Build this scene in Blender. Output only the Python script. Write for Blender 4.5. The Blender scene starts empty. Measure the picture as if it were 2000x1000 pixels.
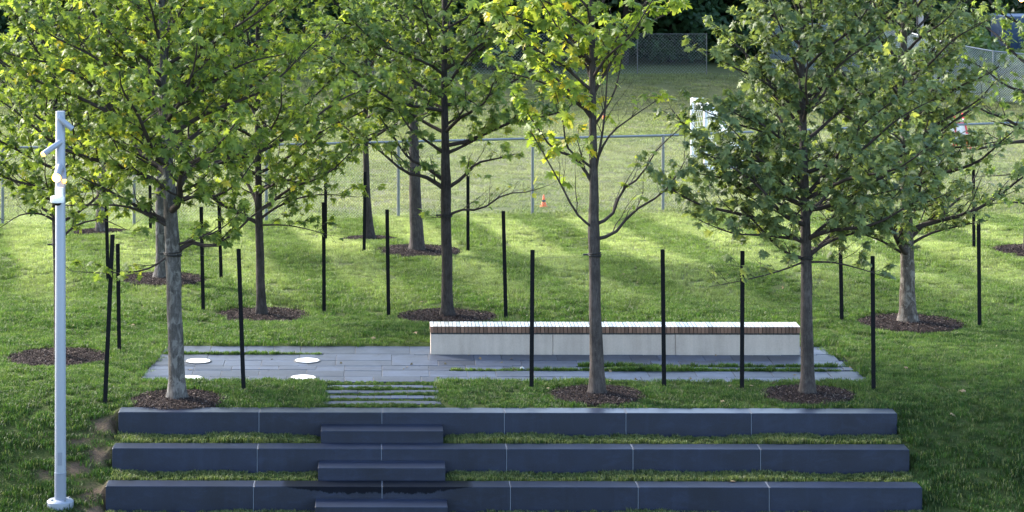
import bpy, math, random
import numpy as np
from mathutils import Vector, Matrix
R = math.radians
random.seed(7)
rng = np.random.default_rng(11)
scene = bpy.context.scene
col = scene.collection

# ------------------------------------------------------------------ camera, sky, sun, exposure
F = 5110.0            # focal length in pixels of a 2000 px wide frame
PX, PY = 700.0, -225.0
H = 7.86
cam = bpy.data.cameras.new('camera')
cam.sensor_width = 36.0
cam.lens = F / 2000 * 36
cam.shift_x = (1000 - PX) / 2000
cam.shift_y = -(500 - PY) / 2000
cam.clip_end = 3000
camo = bpy.data.objects.new('camera', cam)
camo.location = (0, 0, H)
camo.rotation_euler = (R(90), 0, 0)
col.objects.link(camo)
scene.camera = camo

SUN_AZ = R(-50)       # from +Y towards -X
SUN_EL = R(28)
world = bpy.data.worlds.new('World')
scene.world = world
world.use_nodes = True
wn = world.node_tree.nodes
wl = world.node_tree.links
wn.clear()
sky = wn.new('ShaderNodeTexSky')
sky.sky_type = 'NISHITA'
sky.sun_disc = False
sky.sun_elevation = SUN_EL
sky.sun_rotation = SUN_AZ
sky.air_density = 1.0
sky.dust_density = 1.6
sky.ozone_density = 1.0
bg = wn.new('ShaderNodeBackground')
bg.inputs[1].default_value = 0.15
wo = wn.new('ShaderNodeOutputWorld')
wl.new(sky.outputs[0], bg.inputs[0])
wl.new(bg.outputs[0], wo.inputs[0])

sun = bpy.data.lights.new('sun', 'SUN')
sun.energy = 2.3
sun.angle = R(9)
sun.color = (1.0, 0.95, 0.87)
suno = bpy.data.objects.new('sun', sun)
sd = Vector((math.sin(SUN_AZ) * math.cos(SUN_EL), math.cos(SUN_AZ) * math.cos(SUN_EL), math.sin(SUN_EL)))
suno.rotation_euler = (-sd).to_track_quat('-Z', 'Y').to_euler()
suno.location = (0, 60, 40)
col.objects.link(suno)
scene.view_settings.view_transform = 'Standard'
scene.view_settings.look = 'None'
scene.view_settings.gamma = 1
scene.view_settings.exposure = 2.25
scene.view_settings.use_curve_mapping = False
scene.cycles.max_bounces = 6
scene.cycles.transparent_max_bounces = 8

# ------------------------------------------------------------------ frames of reference
def gp(px, py, z=0.0):
    """ground point seen at photograph pixel (px, py) on height z"""
    D = F * (H - z) / (py - PY)
    return ((px - PX) * D / F, D)
A = R(0.5)
O = gp(231, 805)
def L2W(u, v, z=0.0):
    return (O[0] + u * math.cos(A) + v * math.sin(A), O[1] - u * math.sin(A) + v * math.cos(A), z)
def W2L(X, Y):
    dx, dy = X - O[0], Y - O[1]
    return (dx * math.cos(A) - dy * math.sin(A), dx * math.sin(A) + dy * math.cos(A))
LMAT = Matrix.Translation((O[0], O[1], 0)) @ Matrix.Rotation(-A, 4, 'Z')

# ------------------------------------------------------------------ helpers
def tag(o, label=None, cat=None, group=None, kind=None):
    if label: o['label'] = label
    if cat: o['category'] = cat
    if group: o['group'] = group
    if kind: o['kind'] = kind
    return o

def link(name, me, parent=None, mat=None, loc=None):
    o = bpy.data.objects.new(name, me)
    col.objects.link(o)
    if parent is not None: o.parent = parent
    if mat is not None and me is not None and not me.materials: me.materials.append(mat)
    if loc is not None: o.location = loc
    return o

def empty(name, loc=(0, 0, 0), rz=0.0):
    o = bpy.data.objects.new(name, None)
    o.empty_display_size = 0.2
    col.objects.link(o)
    o.location = loc
    o.rotation_euler = (0, 0, rz)
    return o

def mesh_np(name, V, Fc, smooth=False, attrs=None):
    """V (n,3), Fc (m,k) constant face size"""
    V = np.asarray(V, dtype=np.float32); Fc = np.asarray(Fc, dtype=np.int32)
    me = bpy.data.meshes.new(name)
    m, k = Fc.shape
    me.vertices.add(len(V)); me.vertices.foreach_set('co', V.ravel())
    me.loops.add(m * k); me.loops.foreach_set('vertex_index', Fc.ravel())
    me.polygons.add(m)
    me.polygons.foreach_set('loop_start', np.arange(0, m * k, k, dtype=np.int32))
    me.polygons.foreach_set('loop_total', np.full(m, k, dtype=np.int32))
    if smooth: me.polygons.foreach_set('use_smooth', np.ones(m, dtype=bool))
    if attrs:
        for an, arr in attrs.items():
            a = me.attributes.new(an, 'FLOAT', 'POINT')
            a.data.foreach_set('value', np.asarray(arr, dtype=np.float32))
    me.update()
    return me

class MB:
    """collects boxes, tubes and lathes; builds ONE mesh"""
    def __init__(s): s.v = []; s.f = []; s.m = []
    def add(s, vs, fs, mi=0):
        b = len(s.v); s.v += [tuple(v) for v in vs]
        s.f += [tuple(i + b for i in f) for f in fs]; s.m += [mi] * len(fs)
        return s
    def box(s, x0, x1, y0, y1, z0, z1, bev=0.0, mi=0):
        if bev <= 0:
            vs = [(x0,y0,z0),(x1,y0,z0),(x1,y1,z0),(x0,y1,z0),(x0,y0,z1),(x1,y0,z1),(x1,y1,z1),(x0,y1,z1)]
            fs = [(0,3,2,1),(4,5,6,7),(0,1,5,4),(1,2,6,5),(2,3,7,6),(3,0,4,7)]
            return s.add(vs, fs, mi)
        b = bev
        vs = []
        for (z, i) in ((z0, 0), (z1 - b, 0), (z1, b)):
            a0, a1, c0, c1 = x0 + i, x1 - i, y0 + i, y1 - i
            e = b if i == 0 else b * 0.6
            vs += [(a0+e,c0,z),(a1-e,c0,z),(a1,c0+e,z),(a1,c1-e,z),(a1-e,c1,z),(a0+e,c1,z),(a0,c1-e,z),(a0,c0+e,z)]
        fs = []
        for k in range(2):
            for j in range(8):
                a = k * 8 + j; c = k * 8 + (j + 1) % 8
                fs.append((a, c, c + 8, a + 8))
        fs.append(tuple(range(16, 24))); fs.append(tuple(range(7, -1, -1)))
        return s.add(vs, fs, mi)
    def tube(s, pts, rad, n=8, cap=True, mi=0):
        pts = [Vector(p) for p in pts]
        if not hasattr(rad, '__len__'): rad = [rad] * len(pts)
        rings = []
        ref = None
        for i, p in enumerate(pts):
            t = (pts[min(i + 1, len(pts) - 1)] - pts[max(i - 1, 0)]).normalized()
            if ref is None: ref = Vector((1, 0, 0)) if abs(t.x) < 0.8 else Vector((0, 0, 1))
            a = (ref - t * ref.dot(t)).normalized(); ref = a
            b = t.cross(a)
            rings.append([p + (a * math.cos(2*math.pi*j/n) + b * math.sin(2*math.pi*j/n)) * rad[i] for j in range(n)])
        vs = [v for r in rings for v in r]; fs = []
        for i in range(len(pts) - 1):
            for j in range(n):
                a = i*n + j; b2 = i*n + (j+1) % n
                fs.append((a, b2, b2 + n, a + n))
        if cap:
            fs.append(tuple(range(n - 1, -1, -1))); fs.append(tuple(range((len(pts)-1)*n, len(pts)*n)))
        return s.add(vs, fs, mi)
    def lathe(s, prof, n=24, c=(0, 0), mi=0):
        vs = []; fs = []
        for (r, z) in prof:
            for j in range(n):
                vs.append((c[0] + r*math.cos(2*math.pi*j/n), c[1] + r*math.sin(2*math.pi*j/n), z))
        for i in range(len(prof) - 1):
            for j in range(n):
                a = i*n + j; b2 = i*n + (j+1) % n
                fs.append((a, b2, b2+n, a+n))
        fs.append(tuple(range(n-1, -1, -1))); fs.append(tuple(range((len(prof)-1)*n, len(prof)*n)))
        return s.add(vs, fs, mi)
    def mesh(s, name, mats, smooth=False):
        me = bpy.data.meshes.new(name)
        me.from_pydata(s.v, [], s.f)
        if not isinstance(mats, (list, tuple)): mats = [mats]
        for m in mats: me.materials.append(m)
        me.polygons.foreach_set('material_index', s.m)
        if smooth:
            me.polygons.foreach_set('use_smooth', [True] * len(s.f))
            me.set_sharp_from_angle(angle=R(40))
        me.update()
        return me
    def build(s, name, mats, parent=None, smooth=False):
        return link(name, s.mesh(name, mats, smooth), parent)

# ------------------------------------------------------------------ materials
class NT:
    def __init__(s, name):
        s.mat = bpy.data.materials.new(name); s.mat.use_nodes = True
        s.n = s.mat.node_tree.nodes; s.l = s.mat.node_tree.links
        s.b = s.n['Principled BSDF']; s.out = s.n['Material Output']
    def new(s, t, **kw):
        n = s.n.new(t)
        for k, v in kw.items(): setattr(n, k, v)
        return n
    def noise(s, vec, scale, detail=4, rough=0.55, dist=0.0):
        n = s.new('ShaderNodeTexNoise'); n.inputs['Scale'].default_value = scale
        n.inputs['Detail'].default_value = detail; n.inputs['Roughness'].default_value = rough
        n.inputs['Distortion'].default_value = dist
        if vec is not None: s.l.new(vec, n.inputs['Vector'])
        return n.outputs['Fac']
    def ramp(s, fac, stops):
        n = s.new('ShaderNodeValToRGB'); cr = n.color_ramp
        while len(cr.elements) < len(stops): cr.elements.new(0.5)
        for e, (p, c) in zip(cr.elements, stops):
            e.position = p; e.color = (c[0], c[1], c[2], 1) if hasattr(c, '__len__') else (c, c, c, 1)
        s.l.new(fac, n.inputs[0]); return n.outputs[0]
    def mix(s, fac, a, b, mode='MIX'):
        n = s.new('ShaderNodeMix', data_type='RGBA', blend_type=mode)
        for sock, v in ((n.inputs[0], fac), (n.inputs[6], a), (n.inputs[7], b)):
            if isinstance(v, (int, float)): sock.default_value = v
            elif isinstance(v, tuple): sock.default_value = (v[0], v[1], v[2], 1)
            else: s.l.new(v, sock)
        return n.outputs[2]
    def math(s, op, a, b=0.0, c=None):
        n = s.new('ShaderNodeMath', operation=op)
        for i, v in enumerate((a, b) if c is None else (a, b, c)):
            if isinstance(v, (int, float)): n.inputs[i].default_value = v
            else: s.l.new(v, n.inputs[i])
        return n.outputs[0]
    def pos(s): return s.new('ShaderNodeNewGeometry').outputs['Position']
    def obj(s): return s.new('ShaderNodeTexCoord').outputs['Object']
    def rand(s): return s.new('ShaderNodeObjectInfo').outputs['Random']
    def attr(s, name): return s.new('ShaderNodeAttribute', attribute_name=name).outputs['Fac']
    def scale(s, vec, x, y, z):
        n = s.new('ShaderNodeMapping'); n.inputs['Scale'].default_value = (x, y, z)
        s.l.new(vec, n.inputs['Vector']); return n.outputs[0]
    def col(s, c):
        if isinstance(c, tuple): s.b.inputs['Base Color'].default_value = (*c, 1)
        else: s.l.new(c, s.b.inputs['Base Color'])
    def set(s, rough=0.6, spec=0.5, metal=0.0):
        s.b.inputs['Roughness'].default_value = rough
        s.b.inputs['Specular IOR Level'].default_value = spec
        s.b.inputs['Metallic'].default_value = metal
    def bump(s, h, strength=0.3, dist=0.01):
        n = s.new('ShaderNodeBump'); n.inputs['Strength'].default_value = strength
        n.inputs['Distance'].default_value = dist
        s.l.new(h, n.inputs['Height']); s.l.new(n.outputs[0], s.b.inputs['Normal'])

def m_granite(name, base, wet=False):
    t = NT(name); p = t.pos()
    fine = t.noise(p, 90, 3, 0.7); big = t.noise(p, 1.6, 5, 0.6); r = t.rand()
    c = t.ramp(fine, [(0.25, tuple(x*0.72 for x in base)), (0.55, base), (0.8, tuple(x*1.55 for x in base))])
    c = t.mix(0.9, c, t.ramp(big, [(0.3, 0.72), (0.7, 1.25)]), 'MULTIPLY')
    c = t.mix(0.5, c, t.ramp(r, [(0, 0.8), (1, 1.2)]), 'MULTIPLY')
    streak = t.noise(t.scale(p, 9, 9, 0.8), 1.0, 4, 0.6)
    c = t.mix(t.math('MULTIPLY', t.ramp(streak, [(0.52, 0.0), (0.75, 0.5)]), 0.35), c, tuple(min(1, x*2.4 + 0.01) for x in base))
    bl = t.noise(t.scale(p, 1.0, 1.0, 2.2), 3.3, 6, 0.72, 0.5)
    c = t.mix(t.ramp(bl, [(0.50, 0.0), (0.72, 0.28)]), c, tuple(x*2.6 + 0.008 for x in base))
    c = t.mix(t.ramp(t.noise(p, 210, 2, 0.5), [(0.66, 0.0), (0.74, 0.5)]), c, tuple(x*3.2 + 0.01 for x in base))
    if wet:
        # the water mark below the tread, where the steps drain over the third wall
        sx = t.new('ShaderNodeSeparateXYZ'); t.l.new(p, sx.inputs[0])
        n1 = t.noise(t.scale(p, 1, 1, 0.35), 7.0, 6, 0.75)
        half = t.math('SUBTRACT', 1.36, t.math('ABSOLUTE', t.math('SUBTRACT', sx.outputs[0], 0.27)))
        depth = t.math('MULTIPLY', t.math('MINIMUM', t.math('MULTIPLY', half, 0.16), 0.11), t.math('ADD', t.math('MULTIPLY', n1, 2.0), -0.15))
        edge = t.math('SUBTRACT', t.math('ADD', depth, sx.outputs[2]), -0.69)
        w = t.math('MULTIPLY', t.ramp(t.math('ADD', t.math('MULTIPLY', edge, 14), 0.5), [(0.42, 0), (0.66, 0.8)]), t.math('GREATER_THAN', half, 0.0))
        c = t.mix(w, c, (0.0015, 0.002, 0.004))
        wet_spec = t.math('SUBTRACT', 0.45, t.math('MULTIPLY', w, 0.40))
    t.col(c); t.set(0.40, 0.45)
    if wet: t.l.new(wet_spec, t.b.inputs['Specular IOR Level'])
    t.bump(fine, 0.2, 0.003)
    return t.mat

def m_paver():
    t = NT('bluestone_paver'); p = t.pos(); r = t.rand()
    fine = t.noise(p, 60, 3, 0.7); big = t.noise(p, 2.2, 6, 0.65, 0.6)
    c = t.mix(fine, (0.026, 0.036, 0.060), (0.050, 0.064, 0.100))
    c = t.mix(1.0, c, t.ramp(big, [(0.3, 0.62), (0.7, 1.3)]), 'MULTIPLY')
    c = t.mix(1.0, c, t.ramp(r, [(0, 0.62), (0.6, 1.02), (1, 1.4)]), 'MULTIPLY')
    vein = t.noise(t.scale(p, 1.2, 3.5, 1), 2.6, 6, 0.7, 1.8)
    c = t.mix(t.ramp(vein, [(0.49, 0.0), (0.505, 0.42), (0.52, 0.0)]), c, (0.14, 0.155, 0.18))
    t.col(c); t.set(0.5, 0.45); t.bump(big, 0.3, 0.006)
    return t.mat

def m_concrete():
    t = NT('pale_concrete'); p = t.pos()
    a = t.noise(p, 3.0, 6, 0.65); b = t.noise(p, 45, 4, 0.7); st = t.noise(t.scale(p, 6, 6, 0.7), 1.0, 5, 0.6)
    c = t.mix(a, (0.42, 0.345, 0.30), (0.57, 0.485, 0.435))
    c = t.mix(0.25, c, t.ramp(b, [(0.3, 0.6), (0.7, 1.2)]), 'MULTIPLY')
    c = t.mix(0.5, c, t.ramp(st, [(0.35, 0.75), (0.65, 1.1)]), 'MULTIPLY')
    t.col(c); t.set(0.8, 0.3); t.bump(b, 0.2, 0.003); return t.mat

def m_wood(name, c0, c1, rough=0.6, spec=0.4):
    t = NT(name); p = t.obj(); r = t.rand()
    g = t.noise(t.scale(p, 40, 4, 40), 3.0, 4, 0.6)
    c = t.mix(g, c0, c1)
    c = t.mix(1.0, c, t.ramp(r, [(0, 0.72), (0.5, 1.0), (1, 1.45)]), 'MULTIPLY')
    t.col(c); t.set(rough, spec); return t.mat

def m_plain(name, c, rough=0.5, spec=0.5, metal=0.0, vary=0.15, scale=12):
    t = NT(name); n = t.noise(t.pos(), scale, 4, 0.6)
    t.col(t.mix(n, tuple(x*(1-vary) for x in c), tuple(min(1, x*(1+vary)) for x in c)))
    t.set(rough, spec, metal); return t.mat

def m_emit(name, c, s):
    t = NT(name); t.col(c); t.b.inputs['Emission Color'].default_value = (*c, 1)
    t.b.inputs['Emission Strength'].default_value = s; t.set(0.4); return t.mat

def m_bark(name, c0, c1, patch=None):
    t = NT(name); p = t.pos()
    v = t.noise(t.scale(p, 26, 26, 5.0), 1.6, 6, 0.7, 0.4); b = t.noise(p, 5, 5, 0.65); s = t.noise(p, 70, 2, 0.6)
    c = t.mix(t.ramp(v, [(0.3, 0.0), (0.7, 1.0)]), c0, c1)
    c = t.mix(0.85, c, t.ramp(b, [(0.3, 0.55), (0.72, 1.4)]), 'MULTIPLY')
    if patch: c = t.mix(t.ramp(t.noise(t.scale(p, 1, 1, 0.6), 9, 5, 0.65, 0.8), [(0.50, 0.0), (0.6, 0.8)]), c, patch)
    c = t.mix(t.ramp(s, [(0.68, 0.0), (0.76, 0.55)]), c, tuple(min(1, x*2.6) for x in c1))
    t.col(c); t.set(0.9, 0.15); t.bump(v, 0.9, 0.02); return t.mat

def m_leaf(name, dark, mid, lite, yellow, trans=0.42, ypos=0.93):
    t = NT(name); a = t.attr('tint')
    c = t.ramp(a, [(0.0, dark), (0.45, mid), (ypos - 0.09, lite), (ypos, yellow)])
    v = t.noise(t.pos(), 16, 2, 0.5)
    c = t.mix(0.5, c, t.ramp(v, [(0.3, 0.75), (0.7, 1.2)]), 'MULTIPLY')
    t.col(c); t.set(0.5, 0.28)
    tr = t.new('ShaderNodeBsdfTranslucent')
    t.l.new(t.mix(1.0, c, (1.55, 1.5, 0.7), 'MULTIPLY'), tr.inputs[0])
    ms = t.new('ShaderNodeMixShader'); ms.inputs[0].default_value = trans
    t.l.new(t.b.outputs[0], ms.inputs[1]); t.l.new(tr.outputs[0], ms.inputs[2]); t.l.new(ms.outputs[0], t.out.inputs[0])
    return t.mat

def lawn_colour(t, p, ground=False):
    """one colour field shared by blades and the thatch they grow from"""
    sx = t.new('ShaderNodeSeparateXYZ'); t.l.new(p, sx.inputs[0])
    big = t.noise(t.scale(p, 0.5, 0.9, 1), 1.0, 4, 0.6, 0.8)
    med = t.noise(t.scale(p, 1.0, 2.6, 1), 1.9, 5, 0.7, 0.6)
    fin = t.noise(p, 14, 3, 0.6)
    lush_and_shade = (0.019, 0.050, 0.010); mid = (0.060, 0.120, 0.022); dry = (0.165, 0.222, 0.062); pale = (0.42, 0.45, 0.21)
    c = t.ramp(med, [(0.34, lush_and_shade), (0.50, mid), (0.70, dry)])
    # mown bands, diagonal, on the open lawn past the second tree row
    ang = t.math('ADD', sx.outputs[0], t.math('MULTIPLY', sx.outputs[1], 0.165))
    band = t.math('SINE', t.math('ADD', t.math('MULTIPLY', ang, 2.9), t.math('MULTIPLY', big, 2.2)))
    open_ = t.ramp(t.math('DIVIDE', t.math('SUBTRACT', sx.outputs[1], 45.0), 50.0), [(0.05, 0.0), (0.22, 1.0), (0.33, 1.0), (0.36, 0.35)])
    bandf = t.math('MULTIPLY', t.ramp(t.math('ADD', t.math('MULTIPLY', band, 0.5), 0.5), [(0.34, 0.0), (0.70, 0.78)]), open_)
    c = t.mix(t.math('MULTIPLY', open_, 0.60), c, dry)
    c = t.mix(bandf, c, pale)
    gen = t.math('MULTIPLY', t.ramp(big, [(0.42, 0.0), (0.68, 0.8)]), t.math('ADD', 0.25, t.math('MULTIPLY', open_, 0.75)))
    c = t.mix(gen, c, dry)
    # worn, paler pitch beyond the chain link fence
    field = t.ramp(t.math('DIVIDE', t.math('SUBTRACT', sx.outputs[1], 60.0), 10.0), [(0.12, 0.0), (0.45, 1.0)])
    fc = t.mix(t.ramp(t.noise(t.scale(p, 0.35, 0.12, 1), 1.0, 5, 0.6), [(0.35, 0), (0.65, 1)]), (0.17, 0.20, 0.085), (0.27, 0.265, 0.145))
    c = t.mix(t.math('MULTIPLY', field, 0.85), c, fc)
    bankf = t.ramp(t.math('DIVIDE', t.math('SUBTRACT', sx.outputs[1], 86.0), 10.0), [(0.2, 0.0), (0.5, 1.0)])
    c = t.mix(t.math('MULTIPLY', bankf, 0.8), c, (0.115, 0.13, 0.055))
    near_shade = t.ramp(t.math('DIVIDE', t.math('SUBTRACT', sx.outputs[1], 36.0), 10.0), [(0.26, 0.75), (0.60, 0.0)])
    c = t.mix(near_shade, c, lush_and_shade)  # near lawn and banks darkened in colour, standing in for shade
    c = t.mix(0.85, c, t.ramp(fin, [(0.3, 0.6), (0.7, 1.3)]), 'MULTIPLY')
    return c

def m_ground():
    t = NT('lawn_thatch'); p = t.pos()
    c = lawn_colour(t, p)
    c = t.mix(0.55, c, (0.060, 0.062, 0.022))
    wf = t.math('MULTIPLY', t.attr('worn'), t.ramp(t.noise(p, 9, 5, 0.7), [(0.35, 0.5), (0.6, 1.6)]))
    c = t.mix(t.math('MINIMUM', wf, 0.95), c, t.mix(t.noise(p, 30, 4, 0.7), (0.06, 0.042, 0.030), (0.15, 0.108, 0.080)))
    t.col(c); t.set(0.95, 0.1); t.bump(t.noise(p, 22, 5, 0.7), 0.9, 0.04); return t.mat

def m_grass():
    t = NT('grass_blade'); p = t.pos()
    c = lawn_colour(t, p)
    r = t.rand()
    c = t.mix(1.0, c, t.ramp(r, [(0, 0.68), (0.5, 1.0), (1, 1.4)]), 'MULTIPLY')
    a = t.attr('dry')
    c = t.mix(t.math('MULTIPLY', a, 0.8), c, (0.26, 0.27, 0.12))
    t.col(c); t.set(0.5, 0.3)
    tr = t.new('ShaderNodeBsdfTranslucent'); t.l.new(t.mix(1.0, c, (1.3, 1.45, 0.75), 'MULTIPLY'), tr.inputs[0])
    ms = t.new('ShaderNodeMixShader'); ms.inputs[0].default_value = 0.35
    t.l.new(t.b.outputs[0], ms.inputs[1]); t.l.new(tr.outputs[0], ms.inputs[2]); t.l.new(ms.outputs[0], t.out.inputs[0])
    return t.mat

M = dict(
    granite=m_granite('dark_granite', (0.0088, 0.0148, 0.036)),
    granite_wet=m_granite('dark_granite_with_water_mark', (0.0088, 0.0148, 0.036), True),
    mortar=m_plain('pale_joint_sealant', (0.13, 0.15, 0.19), 0.8, 0.2),
    paver=m_paver(), bedding=m_plain('sand_bedding', (0.028, 0.030, 0.032), 0.95, 0.1),
    concrete=m_concrete(),
    wood_end=m_wood('brown_slat_end', (0.115, 0.060, 0.041), (0.20, 0.112, 0.078)),
    wood_top=m_wood('sky_glare_slat_top', (0.66, 0.60, 0.52), (0.84, 0.78, 0.70), 0.35, 0.6),  # tops coloured pale to carry the sky's glare on the slats
    steel_black=m_plain('black_steel', (0.012, 0.013, 0.016), 0.45, 0.5),
    stake=m_plain('black_stake_paint', (0.004, 0.0045, 0.0065), 0.75, 0.2, 0, 0.3, 20),
    rubber=m_plain('black_rubber', (0.01, 0.01, 0.011), 0.7),
    lamp=m_plain('silver_grey_pole_paint', (0.27, 0.30, 0.37), 0.42, 0.5, 0.15, 0.05, 6),
    lamp_low=m_plain('grey_pole_sleeve', (0.20, 0.22, 0.28), 0.5, 0.4, 0.1, 0.06, 6),
    white=m_plain('white_plastic', (0.8, 0.81, 0.84), 0.35),
    dome=m_plain('smoked_dome', (0.01, 0.01, 0.015), 0.08, 0.8),
    warm=m_emit('warm_lamp_lens', (1.0, 0.45, 0.06), 2.2),
    warm_hot=m_emit('bright_lamp_lens', (1.0, 0.66, 0.26), 5.0),
    disc=m_emit('lit_frosted_disc', (0.96, 0.97, 1.0), 0.22),
    galv=m_plain('galvanised_steel', (0.17, 0.19, 0.21), 0.42, 0.5, 0.35, 0.12, 8),
    wire=m_plain('chain_link_wire', (0.34, 0.38, 0.38), 0.55, 0.4, 0.2, 0.1, 8),
    wire_dark=m_plain('dark_tie_wire', (0.09, 0.09, 0.09), 0.5, 0.4, 0.3),
    goal=m_plain('white_goal_paint', (0.70, 0.71, 0.74), 0.4),
    net=m_plain('white_net_cord', (0.80, 0.80, 0.78), 0.8),
    orange=m_plain('orange_cone_plastic', (0.85, 0.14, 0.03), 0.5),
    red=m_plain('red_paint', (0.62, 0.03, 0.05), 0.5),
    mulch=m_plain('bark_mulch', (0.028, 0.019, 0.017), 0.95, 0.15, 0, 0.6, 25),
    ground=m_ground(), grass=m_grass(),
    bark_grey=m_bark('lichen_grey_bark', (0.042, 0.039, 0.038), (0.125, 0.117, 0.114), (0.19, 0.18, 0.172)),
    bark_brown=m_bark('brown_grey_bark', (0.034, 0.028, 0.028), (0.098, 0.084, 0.080)),
    bark_dark=m_bark('dark_bark', (0.024, 0.020, 0.020), (0.068, 0.058, 0.057)),
    bark_pale=m_bark('peeling_pale_bark', (0.046, 0.037, 0.033), (0.135, 0.114, 0.10), (0.22, 0.20, 0.18)),
    twig=m_plain('dark_twig', (0.045, 0.036, 0.034), 0.85, 0.2, 0, 0.3, 8),
    leaf_fresh=m_leaf('fresh_maple_leaf', (0.058, 0.105, 0.030), (0.160, 0.230, 0.050), (0.31, 0.375, 0.072), (0.50, 0.42, 0.06), 0.48, 0.96),
    leaf_yellow=m_leaf('yellowing_maple_leaf', (0.09, 0.150, 0.032), (0.20, 0.28, 0.050), (0.35, 0.41, 0.075), (0.56, 0.46, 0.06), 0.45, 0.91),
    leaf_mid=m_leaf('mid_green_maple_leaf', (0.050, 0.095, 0.034), (0.138, 0.205, 0.060), (0.25, 0.32, 0.085), (0.34, 0.36, 0.08), 0.44, 0.97),
    leaf_deep=m_leaf('deep_green_maple_leaf', (0.048, 0.080, 0.038), (0.125, 0.172, 0.070), (0.225, 0.28, 0.105), (0.28, 0.31, 0.09), 0.40, 0.98),
    leaf_far=m_leaf('far_dark_leaf', (0.012, 0.030, 0.012), (0.020, 0.048, 0.018), (0.034, 0.070, 0.024), (0.06, 0.09, 0.03), 0.25, 0.98),
    leaf_brush=m_leaf('brush_leaf', (0.05, 0.09, 0.03), (0.08, 0.14, 0.045), (0.13, 0.19, 0.06), (0.2, 0.22, 0.08), 0.35, 0.98),
    dead=m_plain('dry_fallen_leaf', (0.26, 0.19, 0.11), 0.8, 0.2, 0, 0.25, 30),
)

# ------------------------------------------------------------------ planting plan (positions read off the photograph, on level ground)
TREES = {}   # name: (px, py, mulch radius)
for k, px, py, mr in [('A', 347, 781, .72), ('C', 1167, 773, .72), ('D', 1577, 773, .70),
                      ('W', 116, 702, .82), ('E', 511, 611, .86), ('G', 874, 622, .88), ('K', 1775, 640, .92),
                      ('P', 316, 555, .80), ('Q', 815, 499, .88), ('S', 722, 467, .62), ('T', 198, 462, .6), ('Z', 2012, 500, .75)]:
    x, y = gp(px, py); TREES[k] = (x, y, mr*1.02)

PL_U0, PL_U1 = 0.27, 11.68       # plaza, local frame
PL_V0, PL_V1 = 2.42, 5.62
RISE, PITCH, THK, WLEN = 0.345, 0.90, 0.38, 11.59
ST_U0, ST_U1 = 3.03, 4.83

from mathutils import noise as mn
def vnoise(X, Y, s, seed=0.0):
    out = np.empty(X.shape); fx = X.ravel(); fy = Y.ravel(); o = out.ravel()
    for i in range(len(fx)): o[i] = mn.noise(Vector((fx[i]*s, fy[i]*s, seed)))
    return o.reshape(X.shape)

def smooth(a, b, x):
    t = np.clip((x - a) / (b - a), 0, 1); return t*t*(3-2*t)

def terrain_z(X, Y, fine=True):
    X = np.asarray(X, float); Y = np.asarray(Y, float)
    u, v = W2L(X, Y)
    # side banks falling towards the viewer
    z = -1.06 * smooth(0.9, -2.5, v) + 0*X
    out_l = np.clip((-u) / 5.0, 0, 1); out_r = np.clip((u - WLEN) / 6.0, 0, 1)
    z_far = -1.06 * smooth(2.2, -2.6, v)
    z = z * (1 - out_l) + z_far * out_l
    z = z * (1 - out_r*0.6) + z_far * out_r*0.6
    # terraces behind the three walls
    tz = np.where(v > 0.19, 0.0, np.where(v > -PITCH + 0.19, -RISE, np.where(v > -2*PITCH + 0.19, -2*RISE, -3*RISE - 0.02)))
    inside = smooth(-0.12, -0.03, u) * smooth(WLEN + 0.12, WLEN + 0.03, u)
    zz = tz - 0.012
    z = z * (1 - inside) + zz * inside
    near = v > 0.19
    # gentle mounding
    if fine:
        w = np.clip((v - 0.5) / 1.0, 0, 1) * np.clip((62 - Y) / 4, 0, 1)
        z = z + w * (0.035 + 0.05 * np.sin(X*0.9 + 1.3*np.sin(Y*0.6)) * np.clip((v-5.6)/2, 0, 1) + 0.045 * np.sin(Y*1.15 + 0.5*X) * np.clip((v-5.6)/2, 0, 1))
        ws = np.where((u > ST_U0-0.02) & (u < ST_U1+0.02) & (v > 0.3) & (v < 2.5), 1.0, 0.0)
        z = np.where(ws > 0, -0.012, z)
    # plaza bed
    pm = (u > PL_U0 - 0.02 - 0.20*np.clip((PL_V1-v)/(PL_V1-PL_V0), 0, 1)) & (u < PL_U1 + 0.02) & (v > PL_V0 - 0.02) & (v < PL_V1 + 0.02)
    z = np.where(pm, -0.03, z)
    # tree wells
    for k, (tx, ty, mr) in TREES.items():
        d = np.hypot(X - tx, Y - ty)
        z = z - 0.035 * smooth(mr + 0.08, mr - 0.02, d) * (v > 0.38)
    # far bank behind the pitch
    bank = smooth(88.5, 95.5, Y)
    z = z + bank * 0.85
    return z

def axis(*segs):
    a = []
    for (x0, x1, st) in segs:
        a += list(np.arange(x0, x1, st))
    a.append(segs[-1][1]); return np.array(a)
xs = axis((-400, -60, 40), (-60, -10, 5), (-10, -6.2, 0.4), (-6.2, 12.2, 0.1), (12.2, 26, 0.5), (26, 80, 6), (80, 400, 40))
ys = axis((-20, 34, 3), (34, 36, .4), (36, 45.5, 0.075), (45.5, 62, 0.2), (62, 86, 1.0), (86, 98, .5), (98, 200, 8), (200, 900, 70))
GX, GY = np.meshgrid(xs, ys)
GZ = terrain_z(GX, GY)
V = np.stack([GX.ravel(), GY.ravel(), GZ.ravel()], 1)
nx, ny = len(xs), len(ys)
idx = np.arange(nx*ny).reshape(ny, nx)
Fq = np.stack([idx[:-1, :-1], idx[:-1, 1:], idx[1:, 1:], idx[1:, :-1]], -1).reshape(-1, 4)
WORN = ((-0.20, 0.0, 0.34), (-0.24, -0.7, 0.26), (-0.5, -0.95, 0.28), (-0.18, -1.6, 0.34), (-0.12, -2.0, .34), (-0.9, -1.0, .22), (-0.55, -0.35, .2))
def worn_at(u, v):
    w = np.zeros(np.shape(u))
    for (a, b, c) in WORN: w = np.maximum(w, np.clip(1.15 - np.hypot(u-a, v-b)/c, 0, 1))
    return w
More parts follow.
